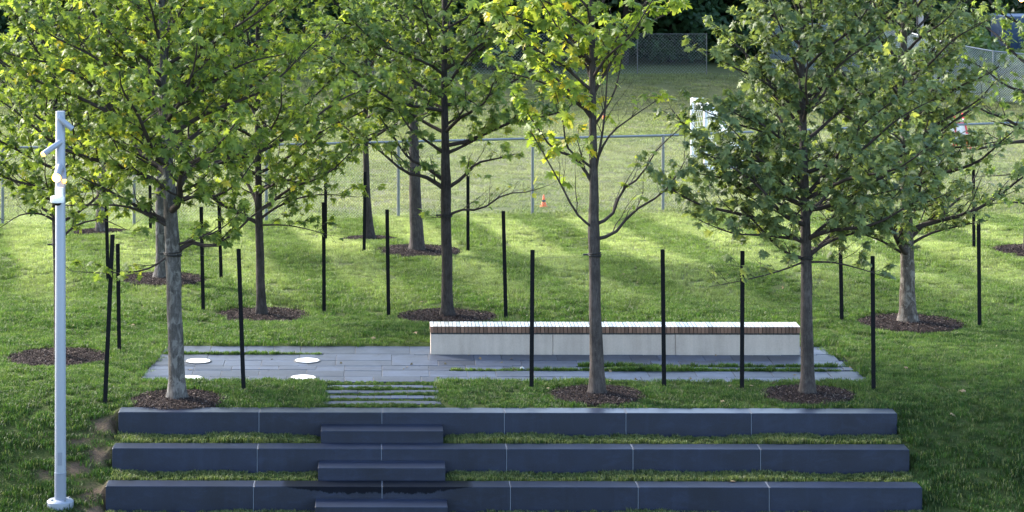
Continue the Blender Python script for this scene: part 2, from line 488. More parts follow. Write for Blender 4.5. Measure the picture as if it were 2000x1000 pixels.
gu, gv = W2L(GX.ravel(), GY.ravel())
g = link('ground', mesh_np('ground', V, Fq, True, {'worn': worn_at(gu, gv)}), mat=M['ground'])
tag(g, 'mown green lawn falling away beside the dark stone terraces', kind='structure')

# ------------------------------------------------------------------ stepped granite walls
JOINTS = [2.105, 3.93, 5.75, 7.57, 9.43]
wlabels = ['uppermost of the three long dark granite terrace walls, below the tree row',
           'middle one of the three long dark granite terrace walls',
           'lowest of the three long dark granite terrace walls, with a wet stain under its edge']
for k in range(3):
    w = empty('terrace_wall', L2W(0, -PITCH*k, -RISE*k), -A)
    tag(w, wlabels[k], 'stone wall', 'granite terrace walls')
    ed = [0.0] + [j + rng.uniform(-0.01, 0.01) for j in JOINTS] + [WLEN]
    for i in range(6):
        MB().box(ed[i] + (0.006 if i else 0), ed[i+1] - (0.006 if i < 5 else 0), 0, THK, -0.48, 0, 0.008).build(
            'stone_block', M['granite_wet' if k == 2 else 'granite'], w)
        if i: MB().box(ed[i] - 0.0055, ed[i] + 0.0055, 0.002, THK - 0.002, -0.47, -0.002).build('joint', M['mortar'], w)
slabels = ['short dark granite step against the uppermost terrace wall', 'short dark granite step between the middle and upper walls, second from the top',
           'short dark granite step against the lowest wall, at the bottom of the photo']
slabels[1] = 'short dark granite step against the middle terrace wall'
for k in range(3):
    s = empty('granite_step', L2W(ST_U0 - 0.02*k, -PITCH*k, -RISE*k - RISE/2), -A)
    tag(s, slabels[k], 'step', 'short steps set into the terraces')
    wd = ST_U1 - ST_U0 + 0.03*k
    MB().box(0, wd, -(PITCH-THK-0.03), -0.075, -0.24, 0, 0.006).build('tread', M['granite'], s)
    MB().box(0, wd, -0.069, -0.003, -0.24, 0.004, 0.004).build('back_strip', M['granite'], s)

# ------------------------------------------------------------------ paved plaza
plaza = MB().box(PL_U0 + 0.04, PL_U1 - 0.04, PL_V0 + 0.03, PL_V1 - 0.03, -0.10, -0.026).build('plaza_bed', M['bedding'])
plaza.matrix_world = LMAT
tag(plaza, 'dark blue-grey stone paved terrace under the bench', kind='structure')
plaza.name = 'paved_plaza'
GRASS_STRIPS = [(PL_U0, 2.95, 4.80, 4.90), (5.02, PL_U1, 3.36, 3.46), (7.1, PL_U1, 3.74, 3.82)]
rows = [(2.42, 2.87), (2.87, 3.36), (3.36, 3.46), (3.46, 3.74), (3.74, 3.82), (3.82, 4.28), (4.28, 4.80), (4.80, 4.90), (4.90, 5.62)]
pr = random.Random(5)
def cut(u0, u1):
    c = [u0]; 
    while c[-1] < u1:
        c.append(c[-1] + pr.choice([0.46, 0.61, 0.61, 0.76, 0.92]))
    c[-1] = u1
    if c[-1] - c[-2] < 0.25 and len(c) > 2: c.pop(-2)
    return c
paver_boxes = []
for (v0, v1) in rows:
    free = [(PL_U0, PL_U1)]
    for (a, b, c, d) in GRASS_STRIPS:
        if v0 >= c - 1e-6 and v1 <= d + 1e-6:
            free = [(PL_U0, a), (b, PL_U1)]
    for (a, b) in free:
        if b - a < 0.1: continue
        e = cut(a, b)
        for i in range(len(e) - 1): paver_boxes.append((e[i], e[i+1], v0, v1))
# ramped side edges as in the photograph (the plaza widens a little towards the viewer)
def edge_shift(u, v):
    t = (PL_V1 - v) / (PL_V1 - PL_V0)
    if abs(u - PL_U0) < 1e-6: return u - 0.20*t
    if abs(u - PL_U1) < 1e-6: return u - 0.30*(1 - t)
    return u
for (a, b, c, d) in paver_boxes:
    j = 0.0028
    dz = pr.uniform(-0.004, 0.003)
    a2, b2 = edge_shift(a, (c+d)/2), edge_shift(b, (c+d)/2)
    o = MB().box(a2 + j, b2 - j, c + j, d - j, -0.05, dz, 0.004).build('paver', M['paver'], plaza)
# stone strips between grass, leading to the steps
path = empty('stepping_strip_path', L2W(0, 0, 0), -A)
tag(path, 'path of narrow stone strips with grass between them above the steps', 'stone path')
PATH_V = [(1.93, 2.12), (1.51, 1.71), (1.07, 1.29), (0.64, 0.88)]
for (v0, v1) in PATH_V:
    e = [3.04 + i*0.257 for i in range(8)]; e[-1] = 4.83
    e = [x for i, x in enumerate(e) if i in (0, 7) or pr.random() < 0.75]
    for i in range(len(e) - 1):
        MB().box(e[i]+0.003, e[i+1]-0.003, v0, v1, -0.05, 0.004 + pr.uniform(-.004, .004), 0.004).build('paver', M['paver'], path)

# in-ground light discs
dl = ['white round ground light, back left of the four, nearest the grey trunk', 'white round ground light, back right of the four',
      'white round ground light half hidden behind the grey tree trunk', 'white round ground light, front right of the four near the strip path']
for (px, py), lb in zip([(387, 706), (600, 705), (371, 739.5), (592, 738.5)], dl):
    x, y = gp(px, py)
    d = empty('ground_light', (x, y, 0.0)); tag(d, lb, 'ground light', 'round lights set in the paving')
    MB().lathe([(0.222, -0.01), (0.222, 0.012), (0.198, 0.014), (0.198, 0.0)], 40).build('rim', M['wire_dark'], d, True)
    MB().lathe([(0.196, 0.0), (0.196, 0.016), (0.17, 0.020), (0.0, 0.022)][:3], 40).build('lens', M['disc'], d, True)

# ------------------------------------------------------------------ bench
bx, by = gp(841, 692.5)
bu, bv = W2L(bx, by)
bench = empty('bench', (bx, by, 0), -A)
tag(bench, 'long concrete bench topped with short wooden slats on the paving', 'bench')
BL, BD = 6.17, 0.46
for (a, b) in ((0, 2.045), (2.045, 4.09), (4.09, BL)):
    MB().box(a + 0.003, b - 0.003, 0.0, BD, -0.02, 0.338, 0.006).build('concrete_block', M['concrete'], bench)
MB().box(0.004, BL - 0.004, 0.006, BD - 0.006, 0.338, 0.366).build('steel_channel', M['steel_black'], bench)
ns = 97; sw = (BL + 0.02) / ns
sm = MB()
sm.box(-sw/2 + 0.0042, sw/2 - 0.0042, -0.012, BD + 0.01, 0, 0.105, 0.0015)
sme = sm.mesh('slat', [M['wood_end'], M['wood_top']])
for p in sme.polygons:
    if p.normal.z > 0.5: p.material_index = 1
for i in range(ns):
    o = link('slat', sme, bench, loc=(-0.01 + sw*(i+0.5), 0, 0.368 + pr.uniform(-.0012, .0012)))
    o.rotation_euler = (0, 0, pr.uniform(-.002, .002))

# ------------------------------------------------------------------ lamp post
lx, ly = gp(118, 985, -1.03)
LZ = float(terrain_z(np.array([lx]), np.array([ly]))[0]) - 0.02
for D_ in np.linspace(34.5, 39, 600):       # foot of the pole on the bank
    X_ = (118 - PX)*D_/F; Z_ = float(terrain_z(np.array([X_]), np.array([D_]))[0]) - 0.02
    if PY + F*(H - Z_)/D_ <= 992: lx, ly, LZ = X_, D_, Z_; break
s_l = F / ly
def lz(py): return H - (py - PY) / s_l
lamp = empty('lamp_post', (lx, ly, LZ))
tag(lamp, 'tall pale grey pole with small tube floodlights and a dome camera, left edge', 'lamp post')
MB().lathe([(0.185, 0.0), (0.19, 0.03), (0.19, 0.095), (0.165, 0.118), (0.10, 0.125)], 40).build('base_cover', M['lamp'], lamp, True)
MB().lathe([(0.084, 0.12), (0.083, 0.50)], 32).build('sleeve', M['lamp_low'], lamp, True)
top = lz(217) - LZ
for a_ in (0.6, 2.2, 3.8, 5.3):
    MB().lathe([(0.016, 0.118), (0.016, 0.134), (0.009, 0.138)], 6, (0.142*math.cos(a_), 0.142*math.sin(a_))).build('bolt', M['galv'], lamp)
MB().box(-0.033, 0.033, -0.0865, -0.080, 0.62, 0.80, 0.003).build('access_cover', M['lamp_low'], lamp)
MB().lathe([(0.0845, 0.490), (0.0855, 0.495), (0.0855, 0.503), (0.083, 0.506)], 32).build('collar', M['lamp_low'], lamp, True)
MB().lathe([(0.081, 0.50), (0.068, top - 0.01), (0.064, top)], 32).build('pole', M['lamp'], lamp, True)
def head(px0, py0, px1, py1, yo, r, lit, tilt=0.0):
    a = Vector(((px0 - 118)/s_l, -0.085 + yo, lz(py0) - LZ)); b = Vector(((px1 - 118)/s_l, -0.085 + yo - tilt, lz(py1) - LZ))
    d = (b - a).normalized()
    m = MB().tube([a - d*0.015, a, b], [r*0.7, r, r], 20)
    h = m.build('floodlight', M['lamp'], lamp, True)
    MB().tube([b - d*0.02, b + d*0.025, b + d*0.045] if lit else [b - d*0.02, b - d*0.0, b + d*0.004], [r*0.9, r*0.9, r*0.55], 20).build('lens', M[lit] if lit else M['dome'], h, True)
    if lit == 'warm_hot': MB().tube([b - d*0.012, b + d*0.006], [r*1.22, r*1.22], 20).build('glow_ring', M['warm'], h, True)  # glowing ring added as the bloom round the bright lens
    k = MB().box(a.x - 0.02, a.x + 0.02, -0.075, a.y + 0.0, a.z - 0.02, a.z + 0.02)
    k.build('bracket', M['lamp'], h)
head(117, 229, 143, 251, 0, 0.040, None)
head(120, 276, 88, 298, 0, 0.040, 'warm', 0.03)
head(119, 324, 116, 342, -0.02, 0.052, 'warm_hot', 0.26)
head(125, 330, 127, 350, 0.06, 0.030, 'warm', 0.05)
q = MB().box(-0.06, 0.055, -0.16, -0.07, lz(382) - LZ, lz(364) - LZ, 0.008).build('camera_box', M['white'], lamp)
c2 = MB().lathe([(0.0955, lz(392) - LZ), (0.10, lz(390) - LZ), (0.10, lz(382) - LZ), (0.09, lz(380) - LZ)], 28, (-0.02, -0.19)).build('camera_housing', M['white'], lamp, True)
c3 = MB().lathe([(0.01, lz(399) - LZ), (0.04, lz(397.5) - LZ), (0.056, lz(395) - LZ), (0.06, lz(392) - LZ)], 24, (-0.02, -0.19)).build('dome', M['dome'], c2, True)

# ------------------------------------------------------------------ trees
def norm(a): return a / np.maximum(np.linalg.norm(a, axis=-1, keepdims=True), 1e-9)

def tubes_np(P, Rr, sides):
    """P (n,k,3), Rr (n,k) -> verts, quads; n tubes in one go"""
    n, k, _ = P.shape
    T = np.empty_like(P); T[:, 1:-1] = P[:, 2:] - P[:, :-2]; T[:, 0] = P[:, 1] - P[:, 0]; T[:, -1] = P[:, -1] - P[:, -2]
    T = norm(T)
    mt = norm(P[:, -1] - P[:, 0])
    ref = np.where(np.abs(mt[:, 2:3]) > 0.8, np.array([[1.0, 0, 0]]), np.array([[0.0, 0, 1]]))[:, None, :]
    a = norm(np.cross(T, ref)); b = np.cross(T, a)
    th = np.arange(sides) * 2*np.pi/sides
    V = P[:, :, None, :] + Rr[:, :, None, None] * (a[:, :, None, :]*np.cos(th)[None, None, :, None] + b[:, :, None, :]*np.sin(th)[None, None, :, None])
    base = np.arange(n)[:, None, None]*k*sides + np.arange(k-1)[None, :, None]*sides
    j = np.arange(sides)[None, None, :]; j2 = (j + 1) % sides
    Q = np.stack([base + j, base + j2, base + j2 + sides, base + j + sides], -1)
    return V.reshape(-1, 3), Q.reshape(-1, 4)

def resample(pts, k):
    pts = np.asarray(pts, float)
    if len(pts) == 2: pts = np.vstack([pts[0], (pts[0]+pts[1])/2, pts[1]])
    # Catmull-Rom through the guides
    P = np.vstack([2*pts[0]-pts[1], pts, 2*pts[-1]-pts[-2]])
    out = []
    m = len(pts) - 1
    for i in range(k):
        s = i/(k-1)*m; j = min(int(s), m-1); t = s - j
        p0, p1, p2, p3 = P[j], P[j+1], P[j+2], P[j+3]
        out.append(0.5*((2*p1) + (-p0+p2)*t + (2*p0-5*p1+4*p2-p3)*t*t + (-p0+3*p1-3*p2+p3)*t**3))
    return np.array(out)

half = [(0.0, 0.0), (0.08, -0.05), (0.44, -0.03), (0.22, 0.19), (0.64, 0.44), (0.36, 0.45), (0.40, 0.70), (0.15, 0.52), (0.19, 0.78)]
LEAF_FULL = half + [(0.0, 1.0)] + [(-x, y) for x, y in reversed(half[1:])]
h2 = [(0.0, 0.0), (0.44, 0.0), (0.20, 0.26), (0.62, 0.56), (0.17, 0.55)]
LEAF_MID = h2 + [(0.0, 1.0)] + [(-x, y) for x, y in reversed(h2[1:])]
LEAF_LOW = [(0, 0), (0.45, 0.35), (0.0, 1.0), (-0.45, 0.35)]
def leaf_template(outline, curl):
    pts = [(0.0, 0.36)] + list(outline)
    V = np.array([(x, y, -0.22*abs(x) - curl*y*y + 0.04*math.sin(9*x+5*y)) for x, y in pts])
    n = len(outline)
    Fc = np.array([(0, 1+i, 1+(i+1) % n) for i in range(n)])
    return V, Fc
TPL = {'full': leaf_template(LEAF_FULL, 0.18), 'mid': leaf_template(LEAF_MID, 0.18), 'low': leaf_template(LEAF_LOW, 0.15)}

def leaf_frames(d, g):
    """d: outward direction (n,3). leaves droop, blade roughly facing up/out"""
    n = len(d)
    az = np.arctan2(d[:, 1], d[:, 0]) + g.normal(0, 0.9, n)
    pitch = -g.uniform(-0.1, 1.0, n)
    y = np.stack([np.cos(az)*np.cos(pitch), np.sin(az)*np.cos(pitch), np.sin(pitch)], 1)
    side = norm(np.cross(y, np.array([[0, 0, 1.0]])))
    roll = g.normal(0, 0.55, n)
    up = np.cross(side, y)
    x = side*np.cos(roll)[:, None] + up*np.sin(roll)[:, None]
    z = np.cross(x, y)
    return x, y, z

leaf_mesh_cache = {}
def leaf_mesh(matkey, ti):
    k = (matkey, ti)
    if k not in leaf_mesh_cache:
        V, Fc = leaf_template(LEAF_FULL, 0.08 + 0.07*(ti % 4))
        me = mesh_np('leaf', V, Fc, True, {'tint': np.full(len(V), min(0.99, (ti + 0.5)/10))})
        me.materials.append(M[matkey]); leaf_mesh_cache[k] = me
    return leaf_mesh_cache[k]

def build_leaves(P, d, size, tint, tplname, g):
    V0, F0 = TPL[tplname]
    x, y, z = leaf_frames(d, g)
    Rm = np.stack([x, y, z], 2)                     # columns
    V = P[:, None, :] + np.einsum('nij,mj->nmi', Rm, V0) * size[:, None, None]
    n, m, _ = V.shape
    Fc = F0[None] + (np.arange(n)*m)[:, None, None]
    return V.reshape(-1, 3), Fc.reshape(-1, 3), np.repeat(tint, m), Rm

def make_tree(key, label, trunk_px, trunk_w, limbs_px, bark, leafmat, seed, auto=24, zb=1.9, ztop=8.0, Lmax=2.9,
              elev=(22, 58), leafiness=1.0, leaf_size=0.13, tpl='full', n_obj=300, strap_z=None, tintshift=0.0, keep=None,
              sub_sp=0.20, twig_sp=0.13, name='maple_tree', group=None, per=(4, 7)):
    g = np.random.default_rng(seed)
    tx, ty, mr = TREES[key]
    s = F / ty
    z0 = float(terrain_z(np.array([tx]), np.array([ty]))[0])
    root = empty(name, (tx, ty, z0)); tag(root, label, 'tree', group)
    bpx = trunk_px[0][0]
    def loc(px, py, yo=0.0):
        # yo metres towards/away: keep the point where it is seen, on its own depth
        D = ty + yo
        return np.array([(px - PX)*D/F - tx, yo, H - (py - PY)*D/F - z0])
    # trunk
    tp = np.array([loc(px, py) for px, py in trunk_px])
    tp[0] = [0, 0, -0.06]
    zt = ztop - 0.2
    top_dir = np.array([0.0, 0, 1])
    while tp[-1][2] < zt: tp = np.vstack([tp, tp[-1] + [g.uniform(-.06, .06), g.uniform(-.06, .06), 0.55]])
    K = 40
    tr = resample(tp, K)
    zz = np.clip(tr[:, 2], 0, None)
    wv = np.interp(zz, [loc(0, w[0])[2] for w in trunk_w], [w[1]/2/s for w in trunk_w])
    rtop = wv.copy()
    last = loc(0, trunk_w[-1][0])[2]
    sel = zz > last
    if sel.any(): rtop[sel] = np.interp(zz[sel], [last, zt], [trunk_w[-1][1]/2/s, 0.012])
    tr[1:, 1] += 0.03*np.sin(zz[1:]*1.3 + seed)
    flare = 1 + 0.45*np.exp(-zz/0.10)
    sides = 16
    V, Q = tubes_np(tr[None], (rtop*flare)[None], sides)
    # bumps and root flare
    ang = np.tile(np.arange(sides), K)*2*np.pi/sides; zv = np.repeat(zz, sides)
    cen = np.repeat(tr, sides, 0)
    f = 1 + 0.04*np.sin(3*ang + zv*5 + seed) + 0.03*np.sin(5*ang - zv*9) + 0.16*np.exp(-zv/0.12)*np.sin(4*ang + seed)
    V = cen + (V - cen)*f[:, None]
    link('trunk', mesh_np('trunk', V, Q, True), root, M[bark])
    def trunk_at(z):
        i = np.searchsorted(tr[:, 2], z); i = min(max(i, 1), K-1)
        t = (z - tr[i-1, 2]) / max(1e-6, tr[i, 2]-tr[i-1, 2]); t = min(max(t, 0), 1)
        return tr[i-1]*(1-t) + tr[i]*t, rtop[i-1]*(1-t)+rtop[i]*t
    limbs = []     # (points(10,3), r0, leafiness)
    for lm in limbs_px:
        pts, r0, yk, lf = lm
        P = []; d = 0.0
        for i, (px, py) in enumerate(pts):
            if i: d += abs(px - pts[i-1][0])/s
            P.append(loc(px, py, yk*d))
        P = np.array(P)
        c, _ = trunk_at(P[0][2]); P[0][0:2] = c[0:2]
        limbs.append((resample(P, 10), r0/s, lf))
    ga = g.uniform(0, 6.28)
    for i in range(auto):
        t = (i + 0.5)/auto
        z = zb + (ztop - 0.6 - zb)*t**1.0 + g.uniform(-.08, .08)
        c, rr = trunk_at(z)
        ga += 2.399 + g.normal(0, 0.25)
        Lm = Lmax*(1.0 - 0.62*t**1.3)*g.uniform(0.78, 1.08)
        el = R(elev[0] + (elev[1]-elev[0])*t + g.normal(0, 5))
        p = c.copy(); P = [p.copy()]
        az = ga
        nseg = 9
        for k in range(nseg):
            e = el + R(10)*math.sin(k*0.9 + i) + R(12)*(k/nseg - 0.4)
            az += g.normal(0, 0.10)
            p = p + Lm/nseg*np.array([math.cos(az)*math.cos(e), math.sin(az)*math.cos(e), math.sin(e)])
            P.append(p.copy())
        limbs.append((np.array(P), min(rr*0.55, 0.016 + 0.012*Lm), 1.0))
    allP = []; alld = []
    for (P, r0, lf) in limbs:
        k = len(P); seg = np.linalg.norm(np.diff(P, axis=0), axis=1); Lc = seg.sum()
        cum = np.concatenate([[0], np.cumsum(seg)])
        rad = r0*(1 - np.linspace(0, 1, k)**0.8*0.80)
        VV, QQ = tubes_np(P[None], rad[None], 8)
        meshes = [(VV, QQ)]
        ns_ = max(2, int(Lc*0.92/sub_sp))
        SP = []; SR = []
        tws = []; twe = []; twr = []
        for j in range(ns_):
            dist = Lc*0.10 + Lc*0.90*(j + g.uniform(.1, .9))/ns_
            ii = min(np.searchsorted(cum, dist), k-1); f_ = (dist - cum[ii-1])/max(1e-6, cum[ii]-cum[ii-1])
            p = P[ii-1]*(1-f_) + P[ii]*f_; T = norm(P[ii]-P[ii-1])
            sidev = norm(np.cross(T, np.array([0, 0, 1.0])))*(1 if j % 2 else -1)
            dv = norm(T*g.uniform(.5, .9) + sidev*g.uniform(.5, 1.0) + np.array([0, 0, g.uniform(-.12, .55)]))
            sl = (0.28 + 0.55*(1 - dist/Lc))*g.uniform(.6, 1.1)*min(1.25, Lc*0.42 + 0.15)
            if dist/Lc > 0.93: dv = T
            q = [p]; dd = dv.copy()
            for m in range(4):
                dd = norm(dd + np.array([g.normal(0, .16), g.normal(0, .16), 0.10 + g.normal(0, .08)])); q.append(q[-1] + dd*sl/4)
            q = np.array(q); r_ = max(0.0045, r0*(1 - 0.8*dist/Lc)*0.42)
            SP.append(q); SR.append(r_*(1 - np.linspace(0, 1, 5)*0.65))
            nt = max(2, int(sl/twig_sp))
            for m in range(nt + 1):
                t_ = (m + 0.7)/(nt + 0.7) if m < nt else 1.0
                x_ = t_*4; i_ = min(int(x_), 3); a = q[i_]*(1-(x_-i_)) + q[i_+1]*(x_-i_)
                tv = norm(dd + g.normal(0, .75, 3) + np.array([0, 0, .12])) if m < nt else dd
                b = a + tv*g.uniform(.09, .26)
                tws.append(a); twe.append(b)
                if lf > 0 and g.random() < lf*leafiness:
                    nl = g.integers(per[0], per[1] + 1)
                    for _ in range(nl):
                        w = g.uniform(0.45, 1.05)
                        allP.append(a + (b - a)*w + g.normal(0, .018, 3)); alld.append(tv + g.normal(0, .5, 3))
        v1, q1 = tubes_np(np.array(SP), np.array(SR), 4); meshes.append((v1, q1))
        tws = np.array(tws); twe = np.array(twe)
        TP = np.stack([tws, (tws+twe)/2 + g.normal(0, .008, tws.shape), twe], 1)
        v2, q2 = tubes_np(TP, np.tile(np.array([[.0042, .0032, .0022]]), (len(TP), 1)), 3); meshes.append((v2, q2))
        off = 0; Vs = []; Qs = []
        for v_, q_ in meshes: Vs.append(v_); Qs.append(q_ + off); off += len(v_)
        link('limb', mesh_np('limb', np.vstack(Vs), np.vstack(Qs), True), root, M['twig' if bark != 'bark_brown' else 'twig'])
    P = np.array(allP); d = norm(np.array(alld))
    kk = (P[:, 2] < 6.3) | (g.random(len(P)) < 0.55); P = P[kk]; d = d[kk]     # unseen crown tops thinned to let light reach the leaves below
    if keep is not None:
        wx = P[:, 0] + tx; wy = P[:, 1] + ty; wz = P[:, 2] + z0
        ipx = PX + F*wx/wy; ipy = PY + F*(H - wz)/wy
        kk = keep(ipx, ipy, g); P = P[kk]; d = d[kk]
    n = len(P)
    size = leaf_size*g.uniform(0.42, 1.25, n)
    cl = vn3(P, 1.1, seed)       # leafage varies branch by branch
    tint = np.clip(0.40 + 0.28*cl + g.normal(0, 0.17, n) + tintshift + (g.random(n) < 0.02)*0.5, 0.0, 0.99)
    # the leaves that show largest are objects of their own
    wx = P[:, 0] + tx; wy = P[:, 1] + ty; wz = P[:, 2] + z0
    ipx = PX + F*wx/wy; ipy = PY + F*(H - wz)/wy
    vis = (ipx > 5) & (ipx < 1995) & (ipy > 5) & (ipy < 995)
    score = size/wy * 100 + 0*wy
    score = np.where(vis, score - 0.02*wy, -99)
    order = np.argsort(-score)[:n_obj]
    order = order[score[order] > -50]
    mask = np.ones(n, bool); mask[order] = False
    V, Fc, tt, _ = build_leaves(P[mask], d[mask], size[mask], tint[mask], tpl, g)
    fo = link('foliage', mesh_np('foliage', V, Fc, True, {'tint': tt}), root, M[leafmat]); fo['kind'] = 'stuff'
    xx, yy, zz_ = leaf_frames(d[order], g)
    for i, oi in enumerate(order):
        me = leaf_mesh(leafmat, int(tint[oi]*10))
        o = bpy.data.objects.new('leaf', me); col.objects.link(o); o.parent = root
        sz = size[oi]
        o.matrix_local = Matrix((( xx[i][0]*sz, yy[i][0]*sz, zz_[i][0]*sz, P[oi][0]), (xx[i][1]*sz, yy[i][1]*sz, zz_[i][1]*sz, P[oi][1]),
                                 (xx[i][2]*sz, yy[i][2]*sz, zz_[i][2]*sz, P[oi][2]), (0, 0, 0, 1)))
    if strap_z is not None:
        z = loc(0, strap_z)[2]; c, rr = trunk_at(z)
        mb = MB()
        for dz in (-0.018, 0.0, 0.022):
            pts = [(c[0] + (rr*1.12+0.006)*math.cos(a), c[1] + (rr*1.12+0.006)*math.sin(a), z + dz + 0.01*math.sin(a+dz*90)) for a in np.linspace(0, 2*math.pi, 17)]
            mb.tube(pts, 0.009, 5, False)
        mb.box(c[0]-rr-0.09, c[0]-rr+0.02, c[1]-0.02, c[1]+0.02, z-0.012, z+0.012)
        mb.build('trunk_strap', M['rubber'], root)
    return root

_vt = np.random.default_rng(3).uniform(-1, 1, (16, 16, 16))
def vn3(P, s, seed):
    Q = P*s + seed*3.7
    i = np.floor(Q).astype(int); f = Q - i; f = f*f*(3-2*f)
    out = 0
    for a in (0, 1):
        for b in (0, 1):
            for c in (0, 1):
                w = (f[:, 0] if a else 1-f[:, 0])*(f[:, 1] if b else 1-f[:, 1])*(f[:, 2] if c else 1-f[:, 2])
                out = out + w*_vt[(i[:, 0]+a) % 16, (i[:, 1]+b) % 16, (i[:, 2]+c) % 16]
    return out

G1 = 'young maples planted in rows on the lawn'
def keepA(px, py, g):
    # under the crown the lawn shows through
    p = np.ones(len(px)); 
    p *= np.where((py > 480) & (px > 360), 0.05, 1.0)
    p *= np.where((py > 450) & (px < 300), 0.5, 1.0)
    return g.random(len(px)) < p
make_tree('A', 'grey barked maple in the front row at left, nearest the lamp post',
    [(347, 781), (344, 700), (341, 600), (338, 500), (334, 420), (328, 330), (325, 250), (320, 160), (317, 60), (316, -60)],
    [(781, 36), (740, 32), (600, 29), (500, 30), (420, 27), (330, 22), (200, 17), (60, 12)],
    [([(340, 499), (372, 474), (410, 481), (450, 462), (495, 420), (530, 400)], 5.5, -0.25, 0.55),
     ([(338, 480), (385, 466), (430, 448), (475, 410)], 3, -0.5, 0.7),
     ([(330, 437), (300, 420), (255, 396), (200, 366), (140, 338)], 5.5, -0.3, 0.8),
     ([(330, 445), (285, 418), (240, 402), (170, 400), (120, 402)], 4, -0.55, 0.55),
     ([(330, 492), (300, 520), (262, 531), (200, 533), (140, 530)], 2.4, -0.35, 0.75),
     ([(318, 170), (250, 122), (190, 95), (120, 60), (60, 25), (0, 0)], 6, -0.2, 0.9),
     ([(322, 320), (260, 255), (215, 212), (168, 155), (100, 123), (30, 110), (-10, 92)], 5.5, -0.15, 0.9),
     ([(336, 388), (380, 385), (430, 380), (470, 350), (505, 300)], 4, -0.4, 0.9),
     ([(330, 195), (370, 152), (420, 105), (480, 60), (520, 30)], 5.5, -0.2, 0.9),
     ([(330, 215), (380, 190), (430, 150), (490, 120), (560, 105)], 4.5, -0.35, 0.9)],
    'bark_grey', 'leaf_fresh', 21, auto=35, zb=2.9, ztop=8.2, Lmax=3.7, strap_z=495, group=G1, keep=keepA)
def keepC(px, py, g):
    p = np.ones(len(px))
    p *= np.where((px > 1165) & (py > 190), 0.12, 1.0)
    p *= np.where((px < 1165) & (py > 300) & (px > 1080), 0.15, 1.0)
    p *= np.where((px > 1165) & (py < 190), 0.5, 1.0)
    p *= np.where(py > 420, 0.02, 1.0)
    return g.random(len(px)) < p
make_tree('C', 'sparse yellow-green maple in front of the bench with bare lower branches',
    [(1167, 773), (1165, 700), (1162, 600), (1161, 500), (1160, 450), (1160, 350), (1158, 250), (1157, 150), (1156, 60), (1155, -50)],
    [(773, 33), (720, 28), (600, 23), (500, 21), (462, 24), (420, 20), (350, 17), (250, 15), (150, 13), (60, 11)],
    [([(1160, 468), (1200, 455), (1235, 415), (1290, 380), (1320, 345), (1345, 300)], 4, -0.15, 0.5),
     ([(1160, 440), (1195, 420), (1215, 372), (1250, 345), (1285, 290), (1330, 250)], 4, 0.2, 0.5),
     ([(1160, 447), (1125, 415), (1090, 350), (1050, 280), (1020, 230)], 3, -0.3, 0.8),
     ([(1160, 362), (1125, 310), (1080, 290), (1040, 235), (1000, 180)], 4, 0.2, 1.0),
     ([(1160, 330), (1110, 290), (1100, 240), (1085, 180)], 3, -0.5, 1.0),
     ([(1160, 328), (1190, 265), (1240, 225), (1285, 195)], 3, -0.3, 0.6),
     ([(1158, 185), (1190, 130), (1215, 75), (1260, 20), (1280, -10)], 4, -0.1, 0.9),
     ([(1160, 250), (1195, 190), (1210, 140), (1220, 60)], 3, 0.4, 0.8),
     ([(1158, 235), (1115, 180), (1060, 130), (1020, 90), (985, 60)], 3.5, -0.2, 1.0),
     ([(1157, 150), (1130, 100), (1120, 50), (1105, 0)], 3, 0.3, 1.0),
     ([(1160, 355), (1178, 250), (1186, 150), (1192, 20)], 3, -0.6, 0.7),
     ([(1158, 130), (1090, 70), (1020, 35), (945, 20)], 3.5, -0.2, 1.0),
     ([(1158, 225), (1080, 170), (1005, 145), (940, 130)], 3.5, 0.25, 1.0),
     ([(1157, 120), (1225, 70), (1280, 38), (1325, 18)], 3, 0.2, 0.9),
     ([(1157, 60), (1090, 15), (1010, -20), (950, -30)], 3, -0.3, 1.0)],
    'bark_brown', 'leaf_yellow', 22, auto=20, zb=4.5, ztop=8.0, Lmax=2.5, elev=(35, 62), leafiness=0.88, strap_z=497, group=G1, keep=keepC,
    leaf_size=0.165, tintshift=0.09, sub_sp=0.26, twig_sp=0.17, per=(4, 7))
def keepD(px, py, g):
    p = np.ones(len(px))
    p *= np.where(py > 555, 0.25, 1.0)
    p *= np.where((px < 1450) & (py > 430), 0.5, 1.0)
    return g.random(len(px)) < p
